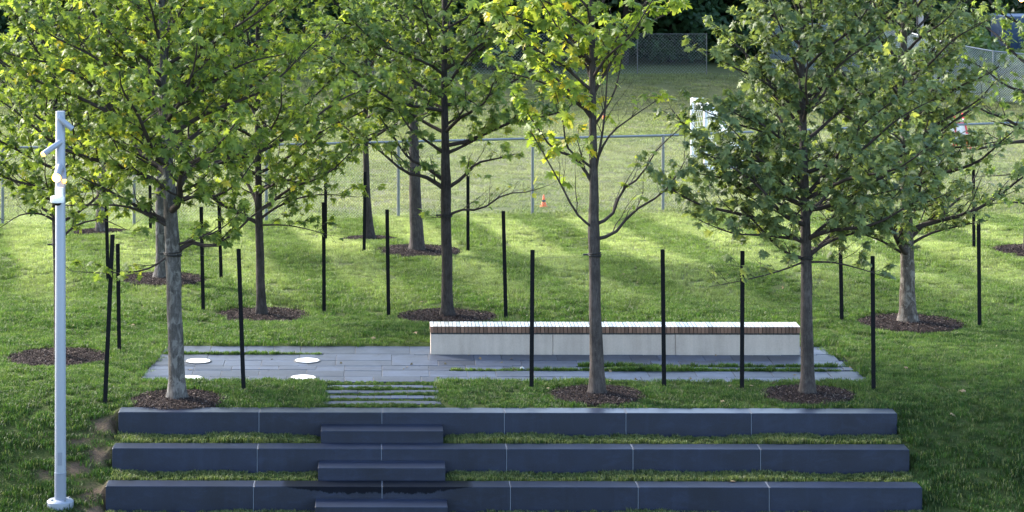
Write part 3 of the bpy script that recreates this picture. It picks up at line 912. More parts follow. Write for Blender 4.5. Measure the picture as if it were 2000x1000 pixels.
make_tree('D', 'dense dark green maple in the front row at the right end of the bench',
    [(1577, 773), (1576, 700), (1575, 600), (1575, 500), (1573, 400), (1570, 300), (1567, 200), (1565, 100), (1568, 0)],
    [(773, 32), (730, 26), (600, 23), (500, 21), (400, 18), (300, 15), (200, 14), (100, 11)],
    [([(1576, 502), (1620, 472), (1680, 452), (1740, 440)], 4, -0.3, 0.9),
     ([(1576, 512), (1630, 513), (1690, 528), (1740, 545)], 2.5, -0.3, 0.6),
     ([(1575, 507), (1530, 490), (1480, 440), (1440, 400)], 4, -0.3, 0.9),
     ([(1575, 510), (1520, 530), (1450, 548), (1385, 560)], 2.4, -0.4, 0.6),
     ([(1573, 385), (1620, 330), (1650, 280), (1690, 240), (1740, 200)], 5, -0.2, 0.95),
     ([(1575, 475), (1610, 440), (1680, 390), (1750, 370)], 4.5, -0.35, 0.95),
     ([(1572, 372), (1530, 332), (1490, 318), (1420, 300), (1365, 285)], 4, -0.3, 0.95),
     ([(1570, 225), (1620, 150), (1680, 80), (1720, 40)], 4.5, -0.2, 0.95),
     ([(1575, 470), (1500, 460), (1430, 455), (1365, 430)], 3.5, -0.35, 0.9),
     ([(1570, 310), (1500, 262), (1430, 240), (1365, 212)], 3.5, -0.3, 0.95),
     ([(1573, 430), (1500, 385), (1420, 350), (1335, 335)], 3.5, -0.3, 0.95),
     ([(1568, 225), (1500, 165), (1430, 130), (1375, 100)], 3.5, -0.3, 0.95),
     ([(1573, 400), (1510, 345), (1440, 325), (1375, 320)], 3, -0.5, 0.95)],
    'bark_brown', 'leaf_deep', 23, auto=40, zb=2.1, ztop=8.0, Lmax=2.7, elev=(20, 60), strap_z=503, group=G1, keep=keepD, leaf_size=0.135, per=(4, 8), tintshift=0.12)
make_tree('W', 'dark thin trunked maple behind the lamp post at the left edge',
    [(116, 702), (113, 600), (110, 500), (107, 400), (108, 300), (108, 150), (108, 0)],
    [(702, 20), (600, 15), (400, 12), (100, 9)],
    [([(107, 432), (80, 418), (40, 420), (0, 445)], 3, -0.3, 0.6), ([(107, 475), (150, 440), (200, 430), (250, 450)], 3, -0.4, 0.7)],
    'bark_dark', 'leaf_fresh', 24, auto=38, zb=2.1, ztop=8.0, Lmax=3.4, tpl='mid', strap_z=478, group=G1, tintshift=-0.02)
def keepE(px, py, g):
    return g.random(len(px)) < np.where(py > 475, 0.05, np.where(py > 440, 0.6, 1.0))
make_tree('E', 'slim dark trunked maple behind the left end of the paving',
    [(511, 611), (509, 550), (507, 480), (505, 400), (504, 300), (503, 150), (503, 0)],
    [(611, 22), (580, 18), (480, 16), (300, 12), (100, 9)],
    [([(507, 430), (540, 405), (590, 385), (640, 380), (700, 385)], 3, -0.2, 0.8), ([(507, 440), (560, 440), (610, 450), (640, 460)], 2, -0.3, 0.8),
     ([(506, 440), (460, 410), (410, 395)], 3, -0.2, 0.6)],
    'bark_dark', 'leaf_fresh', 25, auto=38, zb=1.7, ztop=8.2, Lmax=3.6, tpl='mid', group=G1, keep=keepE)
def keepG(px, py, g):
    p = np.where(py > 420, 0.08, np.where(py > 330, 0.30, 1.0))
    p = p*np.where((px > 905) & (py > 240), 0.75, 1.0)
    return g.random(len(px)) < p
make_tree('G', 'straight dark trunked maple behind the left end of the bench',
    [(874, 622), (873, 520), (871, 420), (870, 300), (868, 200), (868, 100), (870, 0)],
    [(622, 26), (590, 22), (420, 20), (370, 21), (300, 16), (200, 13), (60, 10)],
    [([(870, 370), (830, 345), (790, 335), (730, 285), (690, 268)], 5, -0.2, 0.5),
     ([(870, 355), (830, 325), (800, 310), (770, 270), (740, 225)], 4.5, 0.2, 0.5),
     ([(870, 368), (900, 350), (930, 320), (970, 310), (1010, 300)], 4.5, -0.2, 0.7),
     ([(872, 424), (900, 410), (940, 408), (985, 380), (1030, 375), (1070, 362)], 3, -0.3, 0.5),
     ([(870, 300), (905, 285), (950, 260), (985, 225)], 4, -0.3, 0.6),
     ([(870, 300), (840, 280), (800, 250), (770, 200)], 4, -0.3, 0.8),
     ([(869, 245), (905, 215), (912, 150), (930, 100)], 3, -0.2, 0.8),
     ([(872, 426), (858, 424), (842, 425)], 2.2, 0, 0.8)],
    'bark_dark', 'leaf_mid', 26, auto=34, zb=3.1, ztop=8.2, Lmax=3.5, strap_z=420, group=G1, keep=keepG, tintshift=0.12)
def keepK(px, py, g):
    return g.random(len(px)) < np.where(py > 545, 0.06, np.where((px > 1900), 0.45, 1.0))
make_tree('K', 'maple with pale peeling bark to the right of the bench',
    [(1775, 640), (1773, 580), (1772, 520), (1770, 430), (1768, 300), (1766, 150), (1766, 0)],
    [(640, 38), (610, 33), (560, 29), (500, 27), (400, 22), (200, 15), (50, 12)],
    [([(1772, 480), (1820, 455), (1880, 440), (1930, 430)], 3.5, -0.3, 0.9), ([(1770, 320), (1820, 270), (1865, 235), (1900, 210)], 4, -0.3, 0.8),
     ([(1770, 300), (1830, 290), (1900, 285), (1980, 270)], 3.5, -0.2, 0.6), ([(1772, 500), (1720, 470), (1660, 450)], 3.5, -0.2, 0.8)],
    'bark_pale', 'leaf_deep', 27, auto=48, zb=1.25, ztop=8.2, Lmax=3.0, tpl='mid', group=G1, keep=keepK, tintshift=0.14, leaf_size=0.135, per=(5, 8))
def keepP(px, py, g): return g.random(len(px)) < np.where(py > 420, 0.12, 1.0)
make_tree('P', 'grey maple half hidden behind the front left trunk, on the lawn',
    [(316, 555), (316, 500), (315, 400), (315, 300), (314, 100), (314, 0)], [(555, 30), (500, 24), (400, 22), (200, 15), (50, 10)], [],
    'bark_grey', 'leaf_mid', 28, auto=22, zb=2.6, ztop=8.2, Lmax=2.7, tpl='mid', strap_z=378, group=G1, keep=keepP)
def keepQ(px, py, g): return g.random(len(px)) < np.where(py > 300, 0.1, 1.0)
make_tree('Q', 'thick brown trunked maple in the third row, left of centre',
    [(815, 499), (813, 440), (811, 380), (809, 300), (808, 200), (808, 60), (808, 0)], [(499, 34), (470, 27), (330, 21), (200, 15), (50, 10)], [],
    'bark_brown', 'leaf_mid', 29, auto=24, zb=2.9, ztop=8.4, Lmax=2.6, tpl='mid', strap_z=328, group=G1, keep=keepQ)
def keepS(px, py, g): return g.random(len(px)) < np.where(py > 400, 0.15, 1.0)
make_tree('S', 'thin trunked maple farthest back, left of the thick brown trunk',
    [(722, 467), (720, 430), (717, 380), (715, 320), (714, 200), (714, 0)], [(467, 24), (440, 17), (380, 13), (200, 9)], [],
    'bark_dark', 'leaf_mid', 30, auto=26, zb=1.9, ztop=8.0, Lmax=2.4, tpl='mid', group=G1, keep=keepS)
def keepT(px, py, g): return g.random(len(px)) < np.where(py > 430, 0.15, 1.0)
make_tree('T', 'pale trunked maple farthest back at left, behind the leaning stake',
    [(198, 462), (198, 420), (198, 380), (198, 300), (198, 150), (198, 0)], [(462, 22), (380, 19), (200, 13)], [],
    'bark_pale', 'leaf_mid', 31, auto=24, zb=2.0, ztop=8.0, Lmax=2.7, tpl='mid', group=G1, keep=keepT)
def keepZ(px, py, g): return g.random(len(px)) < np.where(py > 440, 0.0, np.where(py > 290, 0.8, np.where(px < 1960, 0.35, 0.8)))
make_tree('Z', 'dark branches and leaves of the maple just past the right edge',
    [(2012, 500), (2012, 400), (2010, 300), (2010, 100), (2010, 0)], [(500, 26), (400, 20), (200, 15)],
    [([(2010, 345), (1985, 340), (1950, 343), (1900, 345)], 2, -0.2, 0.6), ([(2010, 275), (1960, 280), (1900, 293), (1850, 297), (1820, 290)], 4, -0.2, 0.4),
     ([(2010, 400), (1980, 395), (1930, 398)], 2.5, -0.2, 0.8), ([(2010, 260), (1970, 245), (1930, 235)], 3, -0.3, 0.4)],
    'bark_dark', 'leaf_mid', 32, auto=18, zb=2.2, ztop=7.5, Lmax=2.3, tpl='mid', group=G1, keep=keepZ)

# ------------------------------------------------------------------ mulch beds
mlab = {'A': 'dark bark mulch bed round the grey front left trunk', 'C': 'dark bark mulch bed round the sparse yellow-green tree',
        'D': 'dark bark mulch bed round the tree at the bench\'s right end', 'W': 'dark mulch bed behind the lamp post',
        'E': 'dark round mulch bed behind the left end of the paving', 'G': 'dark round mulch bed just behind the left end of the bench',
        'K': 'large dark mulch bed round the pale peeling trunk at right', 'P': 'dark mulch bed half hidden behind the grey front left trunk',
        'Q': 'dark mulch bed round the thick brown trunk in the third row', 'S': 'small mulch bed farthest back, left of the thick brown trunk',
        'T': 'mulch bed farthest back at left, behind the stakes', 'Z': 'dark mulch bed cut by the right edge of the photo'}
for k, (tx, ty, mr) in TREES.items():
    g = np.random.default_rng(ord(k))
    b = empty('mulch_bed', (tx, ty, 0)); tag(b, mlab[k], 'mulch bed', 'mulch beds round the trees')
    z0 = float(terrain_z(np.array([tx]), np.array([ty]))[0])
    nr, na = 10, 36
    V = [(0, 0, z0 + 0.062)]; Fc = []
    for i in range(1, nr+1):
        for j in range(na):
            a = 2*math.pi*j/na; wob = 1 + 0.05*math.sin(3*a + tx) + 0.03*math.sin(7*a)
            r = (mr + 0.02)*i/nr*wob
            zz = z0 + 0.030 + 0.032*(1 - (i/nr)**2) + g.uniform(-.008, .008) - (0.03 if i == nr else 0)
            V.append((r*math.cos(a), r*math.sin(a), zz))
    for j in range(na): Fc.append((0, 1+j, 1+(j+1) % na, 1+(j+1) % na))
    fs = [(0, 1+j, 1+(j+1) % na) for j in range(na)]
    for i in range(nr-1):
        for j in range(na):
            a = 1 + i*na + j; c = 1 + i*na + (j+1) % na; fs.append((a, a+na, c+na, c))
    me = bpy.data.meshes.new('soil'); me.from_pydata(V, [], fs); link('soil', me, b, M['mulch'])
    n = 3600
    rr = mr*np.sqrt(g.random(n))*1.02*np.where(g.random(n) < 0.06, 1.09, 1.0); aa = g.uniform(0, 6.283, n)
    cx = rr*np.cos(aa); cy = rr*np.sin(aa); cz = z0 + 0.036 + 0.032*(1 - (rr/mr)**2) + g.uniform(0, .022, n)
    Lh = g.uniform(.008, .028, n); Wh = g.uniform(.004, .009, n); az = g.uniform(0, 6.283, n); pt = g.normal(0, .45, n)
    dx = np.stack([np.cos(az)*np.cos(pt), np.sin(az)*np.cos(pt), np.sin(pt)], 1)*Lh[:, None]
    dy = np.stack([-np.sin(az), np.cos(az), g.normal(0, .3, n)], 1)*Wh[:, None]
    dz = np.stack([np.zeros(n), np.zeros(n), g.uniform(.004, .010, n)], 1)
    c = np.stack([cx, cy, cz], 1)
    VV = np.stack([c-dx-dy, c+dx-dy*.6, c+dx+dy, c-dx+dy*.7, c+dz], 1).reshape(-1, 3)
    base = (np.arange(n)*5)[:, None, None]
    FF = (np.array([[0, 1, 4], [1, 2, 4], [2, 3, 4], [3, 0, 4]])[None] + base).reshape(-1, 3)
    tint = np.repeat(g.random(n), 5)
    me = mesh_np('bark_chips', VV, FF, False, {'tint': tint})
    if 'chip' not in M:
        t = NT('bark_chip'); cc = t.ramp(t.attr('tint'), [(0, (0.014, 0.010, 0.009)), (0.6, (0.036, 0.024, 0.022)), (0.9, (0.068, 0.047, 0.042)), (0.985, (0.19, 0.15, 0.13))])
        t.col(cc); t.set(0.9, 0.15); M['chip'] = t.mat
    o = link('bark_chips', me, b, M['chip']); o['kind'] = 'stuff'

# ------------------------------------------------------------------ tree stakes
ST = [ # bottom px, py, top px, top py, tree, label
 (205, 787, 220, 458, 'A', 'leaning black stake left of the grey front trunk, near the lamp post'),
 (476, 767, 466, 486, 'A', 'black stake at the left of the paving, right of the grey front trunk'),
 (1038, 763, 1040, 488, 'C', 'black stake in front of the bench, left of the sparse tree'),
 (1297, 760, 1294, 487, 'C', 'black stake in front of the bench, right of the sparse tree'),
 (1449, 765, 1450, 490, 'D', 'black stake in front of the bench, left of the dense dark tree'),
 (1706, 766, 1704, 500, 'D', 'black stake on the grass right of the paving, beside the dense dark tree'),
 (233, 690, 230, 476, 'W', 'black stake on the lawn directly behind the leaning stake'),
 (397, 610, 393, 404, 'E', 'black stake left of the slim trunk behind the paving'),
 (633, 605, 632, 395, 'E', 'black stake right of the slim trunk behind the paving'),
 (759, 618, 756, 409, 'G', 'black stake between two mulch beds, left of the trunk behind the bench'),
 (988, 625, 983, 412, 'G', 'black stake directly behind the bench, right of the straight dark trunk'),
 (1644, 640, 1641, 462, 'K', 'black stake left of the pale peeling trunk'),
 (1913, 643, 1911, 432, 'K', 'black stake right of the pale peeling trunk'),
 (211, 557, 207, 368, 'P', 'black stake behind the leaning stake, left of the half hidden trunk'),
 (432, 551, 427, 366, 'P', 'black stake far back, right of the half hidden trunk'),
 (711, 502, 713, 335, 'Q', 'black stake left of the thick brown trunk'),
 (914, 498, 914, 332, 'Q', 'black stake right of the thick brown trunk, behind the straight dark tree'),
 (636, 467, 636, 318, 'S', 'black stake farthest back, left of the thin farthest tree'),
 (294, 457, 293, 362, 'T', 'short looking black stake farthest back at left'),
 (1902, 495, 1901, 312, 'Z', 'black stake at far right below the overhanging branches')]
straps = {'A': 495, 'C': 497, 'D': 503, 'W': 478, 'E': 420, 'G': 420, 'K': 470, 'P': 378, 'Q': 328, 'S': 330, 'T': 370, 'Z': 330}
for (bx_, by_, tx_, ty_, key, lb) in ST:
    x, y = gp(bx_, by_)
    z0 = float(terrain_z(np.array([x]), np.array([y]))[0])
    s = F / y
    zt = H - (ty_ - PY)/s; lean = (tx_ - PX)/s - x
    st = empty('tree_stake', (x, y, z0)); tag(st, lb, 'stake', 'black stakes beside the trees')
    w = 0.033 if y < 45 else 0.034
    hgt = zt - z0
    m = MB()
    prof = [(-w, -0.012), (w, -0.012), (w, -0.004), (0.006, 0.0), (0.006, 0.034), (-0.006, 0.034), (-0.006, 0.0), (-w, -0.004)]
    n = len(prof)
    vs = [(px_ + lean*t, py_, z_) for (z_, t) in ((-0.15, -0.15/hgt), (hgt, 1.0)) for (px_, py_) in prof]
    fs = [(i, (i+1) % n, (i+1) % n + n, i + n) for i in range(n)] + [tuple(range(n-1, -1, -1)), tuple(range(n, 2*n))]
    m.add(vs, fs)
    m.build('post', M['stake'], st)
    # studs down the face
    m2 = MB()
    nst = int(hgt/0.09)
    for i in range(2, nst):
        z_ = i*0.09; cx_ = lean*z_/hgt
        m2.box(cx_-0.010, cx_+0.010, -0.018, -0.0125, z_-0.012, z_+0.012)
    o = m2.build('studs', M['stake'], st); o['kind'] = 'stuff'
    # tie wire to the trunk strap
    Tx, Ty, _ = TREES[key]
    sT = F/Ty; zs = H - (straps[key] - PY)/sT
    za = min(hgt - 0.12, zs - z0 + 0.03)
    a = Vector((lean*za/hgt, 0.0, za)); bb = Vector((Tx - x, Ty - y, zs - z0))
    dirv = (bb - a); bb = a + dirv*(1 - 0.10/dirv.length)
    mid = (a + bb)/2 - Vector((0, 0, 0.015))
    MB().tube([a, mid, bb], 0.0016, 4).build('tie_wire', M['wire_dark'], st)

# ------------------------------------------------------------------ chain link fences
def chain_fence(name, pts, height, cell, wr, rail_r, post_r, label, group=None, bottom=None, zoff=0.0, mat='galv'):
    """pts: post positions (x, y)"""
    f = empty(name, (pts[0][0], pts[0][1], 0)); tag(f, label, 'fence', group)
    zs = [float(terrain_z(np.array([p[0]]), np.array([p[1]]), False)[0]) + zoff for p in pts]
    ox, oy = pts[0]
    for (p, z) in zip(pts, zs):
        pm = MB().tube([(p[0]-ox, p[1]-oy, z-0.1), (p[0]-ox, p[1]-oy, z+height+0.03)], post_r, 10)
        pm.build('post', M[mat], f, True)
    for i in range(len(pts)-1):
        a = np.array([pts[i][0]-ox, pts[i][1]-oy]); b = np.array([pts[i+1][0]-ox, pts[i+1][1]-oy])
        MB().tube([(a[0], a[1], zs[i]+height), (b[0], b[1], zs[i+1]+height)], rail_r, 8).build('top_rail', M[mat], f, True)
        Lp = np.linalg.norm(b-a); hh = height - 0.05; dz = zs[i+1]-zs[i]
        S = []; E = []
        c = -hh
        while c < Lp:
            for sgn in (1, -1):
                # wire from (c,0) to (c+hh, hh) clipped to [0,Lp]
                s0, s1 = max(c, 0), min(c+hh, Lp)
                if s1 - s0 < 0.01: continue
                h0, h1 = s0-c, s1-c
                if sgn < 0: h0, h1 = hh-h0, hh-h1
                S.append((s0, h0)); E.append((s1, h1))
            c += cell
        S = np.array(S); E = np.array(E)
        def to3(q):
            t = q[:, 0:1]/Lp
            xy = a[None]*(1-t) + b[None]*t
            return np.hstack([xy, (zs[i] + dz*t + 0.03 + q[:, 1:2])])
        P = np.stack([to3(S), to3(E)], 1)
        Vv, Qq = tubes_np(P, np.full((len(P), 2), wr), 3)
        o = link('chain_link', mesh_np('chain_link', Vv, Qq), f, M['wire']); o['kind'] = 'stuff'
    return f
fpts = []
for px in [-250, 5, 262, 520, 778, 1040, 1295, 1550, 1833, 2090]:
    D = 61.8 + (max(px, 300) - 778)*0.0030 + (max(0, px-1295)*0.0018)
    fpts.append(((px - PX)*D/F, D))
chain_fence('chain_link_fence', fpts, 1.80, 0.07, 0.0011, 0.029, 0.036, 'grey chain link fence with pipe rail between the lawn and the pitch')
gpts = []
for px, D in [(1500, 100), (1575, 99), (1660, 98), (1750, 95.5), (1850, 92.5), (1940, 91.3), (2040, 90.6), (2140, 90)]:
    gpts.append(((px - PX)*D/F, D))
chain_fence('far_fence', gpts, 1.75, 0.085, 0.007, 0.028, 0.035, 'pale chain link fence far back at right below the brush')
gpts = []
for px in [-200, 0, 200, 400, 600, 800, 1000, 1122, 1245, 1380]:
    D = 96.6; gpts.append(((px - PX)*D/F, D))
chain_fence('wood_edge_fence', gpts, 1.5, 0.12, 0.002, 0.012, 0.02, 'thin chain link fence along the foot of the dark woods', mat='wire_dark')

# ------------------------------------------------------------------ football goal, cones, barricade
gx, gy = gp(1352, 308); gx2, gy2 = gp(1378, 332)
goal = empty('football_goal', (gx, gy, 0)); tag(goal, 'white football goal seen from its side behind the dense dark tree', 'goal')
d = Vector((gx2-gx, gy2-gy, 0)); bkv = Vector((1.25, 0.25, 0)); hg = 1.68; r = 0.055
MB().tube([(0, 0, 0), (0, 0, hg)], r, 12).build('goal_post', M['goal'], goal, True)
MB().tube([(d.x, d.y, 0), (d.x, d.y, hg)], r, 12).build('goal_post', M['goal'], goal, True)
MB().tube([(0, 0, hg), (d.x, d.y, hg)], r, 12).build('crossbar', M['goal'], goal, True)
fr = MB()
for q in (Vector((0, 0, 0)), d):
    fr.tube([q + Vector((0, 0, 0.04)), q + bkv + Vector((0, 0, 0.04))], 0.045, 8)
    fr.tube([q + bkv + Vector((0, 0, 0.04)), q + Vector((0.3, 0.05, hg))], 0.04, 8)
    fr.tube([q + Vector((0, 0, hg)), q + Vector((0.35, 0.05, hg))], 0.04, 8)
fr.tube([bkv + Vector((0, 0, .04)), d + bkv + Vector((0, 0, .04))], 0.05, 8)
fr.build('back_frame', M['goal'], goal, True)
nt = MB()
def netquad(a, b, c, e, n1, n2, rr=0.007):
    for i in range(n1+1):
        t = i/n1; nt.tube([a.lerp(b, t), e.lerp(c, t)], rr, 3, False)
    for i in range(n2+1):
        t = i/n2; nt.tube([a.lerp(e, t), b.lerp(c, t)], rr, 3, False)
T0 = Vector((0.3, 0.05, hg)); B0 = bkv + Vector((0, 0, .05))
netquad(T0, d+T0, d+B0, B0, 24, 14, 0.008)
for q in (Vector((0, 0, 0)), d):
    netquad(q + Vector((0, 0, .05)), q + Vector((0, 0, hg)), q + T0, q + B0, 10, 9, 0.006)
o = nt.build('net', M['net'], goal); o['kind'] = 'stuff'

def cone(px, py, h, label):
    x, y = gp(px, py); z0 = float(terrain_z(np.array([x]), np.array([y]), False)[0])
    c = empty('traffic_cone', (x, y, z0)); tag(c, label, 'cone', 'orange cones on the pitch')
    w = h*0.30
    b = MB(); b.box(-w, w, -w, w, 0, h*0.07, 0.004); b.lathe([(w*0.78, h*0.07), (w*0.55, h*0.42)], 16); b.lathe([(w*0.44, h*0.58), (w*0.12, h), (w*0.1, h*1.01)], 16)
    b.build('cone_body', M['orange'], c, True)
    MB().lathe([(w*0.57, h*0.40), (w*0.44, h*0.60)], 16).build('band', M['steel_black'], c, True)
cone(1062, 403, 0.30, 'orange cone just behind the pipe rail fence, by a fence post')
cone(1180, 232, 0.30, 'small orange cone far out on the pitch behind the sparse tree')

x, y = gp(1876, 291)
bar = empty('barricade', (x, y, 0)); tag(bar, 'red and white A-frame barricade on the pitch beyond the fence at right', 'barricade')
for (x0, x1, yy) in ((-0.10, 0.06, -0.18), (0.32, 0.06, -0.18), (-0.10, 0.06, 0.18), (0.32, 0.06, 0.18)):
    for i in range(6):
        a = Vector((x0 + (x1-x0)*i/6 - 0.22, yy*(1-i/7), 1.06*i/6)); b_ = Vector((x0 + (x1-x0)*(i+1)/6 - 0.22, yy*(1-(i+1)/7), 1.06*(i+1)/6))
    lo = Vector((x0-0.05, yy, 0)); hi = Vector((x1-0.25 if x0 < 0.2 else x1, yy*0.2, 1.06))
    mb = MB()
    for i in range(7): mb.tube([lo.lerp(hi, i/7), lo.lerp(hi, (i+1)/7)], 0.028, 6, True, 0 if i % 3 != 2 else 1)
    mb.build('leg', [M['red'], M['white']], bar)
MB().box(-0.36, 0.14, -0.06, -0.03, 0.34, 0.86, 0.01).build('panel', M['white'], bar)
MB().box(-0.30, 0.10, -0.075, -0.062, 0.74, 0.80).build('stripe', M['red'], bar)

# ------------------------------------------------------------------ far trees, brush and buildings
def far_tree(px, D, hgt, rad, label, seed, mat='leaf_far', n=4200, name='woodland_tree', low=0.25, ls=0.34, group='trees of the dark wood behind the pitch'):
    g = np.random.default_rng(seed)
    x = (px - PX)*D/F; z0 = float(terrain_z(np.array([x]), np.array([D]), False)[0])
    root = empty(name, (x, D, z0)); tag(root, label, 'tree', group)
    pts = np.array([[0, 0, -0.1], [0.05, 0, hgt*.2], [g.uniform(-.2, .2), 0, hgt*.45], [g.uniform(-.3, .3), 0, hgt*.8]])
    P = resample(pts, 9)
    V, Q = tubes_np(P[None], np.linspace(0.17, 0.04, 9)[None], 10)
    link('trunk', mesh_np('trunk', V, Q, True), root, M['bark_dark'])
    PP = []; RR = []
    ends = []
    for i in range(26):
        z = hgt*g.uniform(0.06, 0.8); a = g.uniform(0, 6.283); L_ = rad*g.uniform(.5, 1.0)*(1 - 0.5*(z/hgt)**2)
        c = np.array([0, 0, z]); e = c + np.array([math.cos(a)*L_, math.sin(a)*L_, L_*g.uniform(.0, .6)])
        PP.append(resample([c, (c+e)/2 + [0, 0, .15], e], 5)); RR.append(np.linspace(.05, .012, 5)); ends.append((c, e))
    V, Q = tubes_np(np.array(PP), np.array(RR), 4)
    link('branches', mesh_np('branches', V, Q, True), root, M['twig'])
    per = n//26
    pts = []
    for c, e in ends:
        for _ in range(5):
            cc = c + (e-c)*g.uniform(.3, 1.1) + g.normal(0, .25, 3)
            pts.append(cc + g.normal(0, 1, (per//5, 3))*np.array([.38, .38, .26]))
    P = np.vstack(pts); P = P[P[:, 2] > low*0.3]
    d = norm(P*[1, 1, 0] + g.normal(0, .3, P.shape))
    tint = np.clip(0.45 + 0.5*vn3(P, 0.8, seed) + g.normal(0, .12, len(P)), 0, .97)
    V, Fc, tt, _ = build_leaves(P, d, ls*g.uniform(.5, 1.1, len(P)), tint, 'low', g)
    fo = link('foliage', mesh_np('foliage', V, Fc, True, {'tint': tt}), root, M[mat]); fo['kind'] = 'stuff'
ft = [(-120, 102), (20, 101), (150, 104), (280, 101), (420, 103), (560, 101), (700, 104), (820, 101), (930, 103.5), (1030, 101.5), (1130, 104), (1220, 102), (1310, 103.5), (1400, 105), (1500, 104)]
where = ['at the left edge, outermost', 'above the lamp post at far left', 'behind the lamp post', 'behind the front left crown', 'between the two left crowns', 'behind the slim left tree',
         'left of the thick brown trunk', 'behind the thick brown trunk', 'behind the straight dark tree', 'left of the sparse tree', 'directly behind the sparse trunk',
         'in the gap right of the sparse trunk', 'in the dark gap left of the dense tree', 'behind the left side of the dense tree', 'behind the dense dark tree']
for i, ((px, D), wv) in enumerate(zip(ft, where)):
    far_tree(px, D, 7.5 + (i % 3)*0.8, 2.3, 'dark woodland tree far behind the pitch, ' + wv, 100+i)
for i, (px, D, wv) in enumerate([(1730, 112, 'between the pole and the pale blue building'), (1885, 110, 'left of the dark blue container'), (2070, 116, 'past the right edge')]):
    far_tree(px, D, 7.5, 2.2, 'dark tree behind the brush, ' + wv, 140+i)
# deep wood behind, one mass
g = np.random.default_rng(77)
n = 42000
P = np.stack([g.uniform(-22, 18.5, n), 106 + g.random(n)**1.5*10, g.uniform(0.9, 8.5, n)], 1)
P = P[vn3(P, 0.55, 5) > -0.35]
P2 = np.stack([g.uniform(18, 34, 9000), g.uniform(121, 126, 9000), g.uniform(0.9, 8, 9000)], 1)
P = np.vstack([P, P2])
d = norm(g.normal(0, 1, P.shape))
V, Fc, tt, _ = build_leaves(P, d, 0.62*g.uniform(.5, 1.2, len(P)), np.clip(0.3+0.4*vn3(P, .5, 9)+g.normal(0, .1, len(P)), 0, .95), 'low', g)
o = link('deep_woods', mesh_np('deep_woods', V, Fc, True, {'tint': tt}), mat=M['leaf_far']); tag(o, 'dense dark woodland closing the view behind the pitch', kind='stuff')
# brush behind the pale fence at right
n = 9000
bxs = g.uniform(1330, 2080, n); bD = np.interp(bxs, [1330, 1660, 1850, 2080], [103, 101, 96, 94]) + g.random(n)*5
P = np.stack([(bxs - PX)*bD/F, bD, 1.05 + g.random(n)**0.8*1.75*(0.75 + 0.4*np.sin(bxs*0.031))], 1)
d = norm(g.normal(0, 1, P.shape) + [0, 0, 1.0])
V, Fc, tt, _ = build_leaves(P, d, 0.26*g.uniform(.5, 1.2, len(P)), np.clip(0.5+g.normal(0, .2, len(P)), 0, .95), 'low', g)
o = link('brush', mesh_np('brush', V, Fc, True, {'tint': tt}), mat=M['leaf_brush']); tag(o, 'tall light green brush growing behind the pale far fence', kind='stuff')

# far building, pole, container, street light
def wx(px, D): return (px - PX)*D/F
def wz(py, D): return H - (py - PY)*D/F
D = 118
m_blue = m_plain('pale_blue_cladding', (0.22, 0.34, 0.47), 0.6); m_pink = m_plain('warm_glow_band', (0.75, 0.60, 0.52), 0.6); m_dblue = m_plain('dark_blue_steel', (0.02, 0.055, 0.12), 0.5)
b = empty('far_building', (wx(1615, D), D, 1.0)); tag(b, 'pale blue building glimpsed between leaves at the top right', 'building')
hw = 62/2*D/F
for i in range(8):
    x0 = -hw*1.3 + i*hw*2.6/8
    MB().box(x0+0.01, x0 + hw*2.6/8 - 0.01, 0, 3, 0, wz(12, D)-1.0, 0.01).build('wall_panel', m_blue, b)
MB().box(-hw*1.4, hw*1.4, -0.25, 3.2, wz(12, D)-1.0, wz(12, D)+0.2, 0.02).build('glow_band', m_pink, b)  # pinkish band put in for the warm glow above the wall
MB().box(-hw*0.5, hw*0.3, -0.02, 0.02, 0.8, 1.5, 0).build('window', M['dome'], b)
x = wx(1797, 105)
u_ = empty('utility_pole', (x, 105, 0.9)); tag(u_, 'pale round utility pole at the top edge above the brush', 'pole')
MB().tube([(0, 0, -.3), (0, 0, 5.5)], [0.15, 0.12], 14).build('pole', M['concrete'], u_, True)
MB().tube([(-0.9, 0, 5.0), (0.9, 0, 5.0)], 0.05, 8).build('cross_arm', M['wood_end'], u_)
x = wx(1985, 100)
c_ = empty('container', (x, 100, 1.0)); tag(c_, 'dark blue steel container at the top right edge', 'container')
MB().box(-0.45, 2.6, 0, 2.2, 0.15, wz(32, 100)-1.0, 0.02).build('body', m_dblue, c_)
for i in range(12): MB().box(-0.42+i*0.25, -0.30+i*0.25, -0.03, -0.001, 0.2, wz(36, 100)-1.0).build('rib', m_dblue, c_)
for sx in (-0.3, 2.3): MB().box(sx, sx+0.25, 0.2, 2.0, 0, 0.15).build('skid', M['steel_black'], c_)
x = wx(1995, 99)
l_ = empty('street_light', (x, 99, 1.0)); tag(l_, 'small glowing orange lamp on a post at the top right corner', 'street light')
MB().tube([(0.35, 0, 0), (0.35, 0, 2.55), (0.0, 0, 2.62)], 0.03, 8).build('post', M['steel_black'], l_, True)
MB().lathe([(0.03, 2.44), (0.075, 2.47), (0.085, 2.52), (0.05, 2.57)], 16).build('lamp', m_emit('orange_lamp', (1.0, 0.42, 0.10), 14), l_, True)

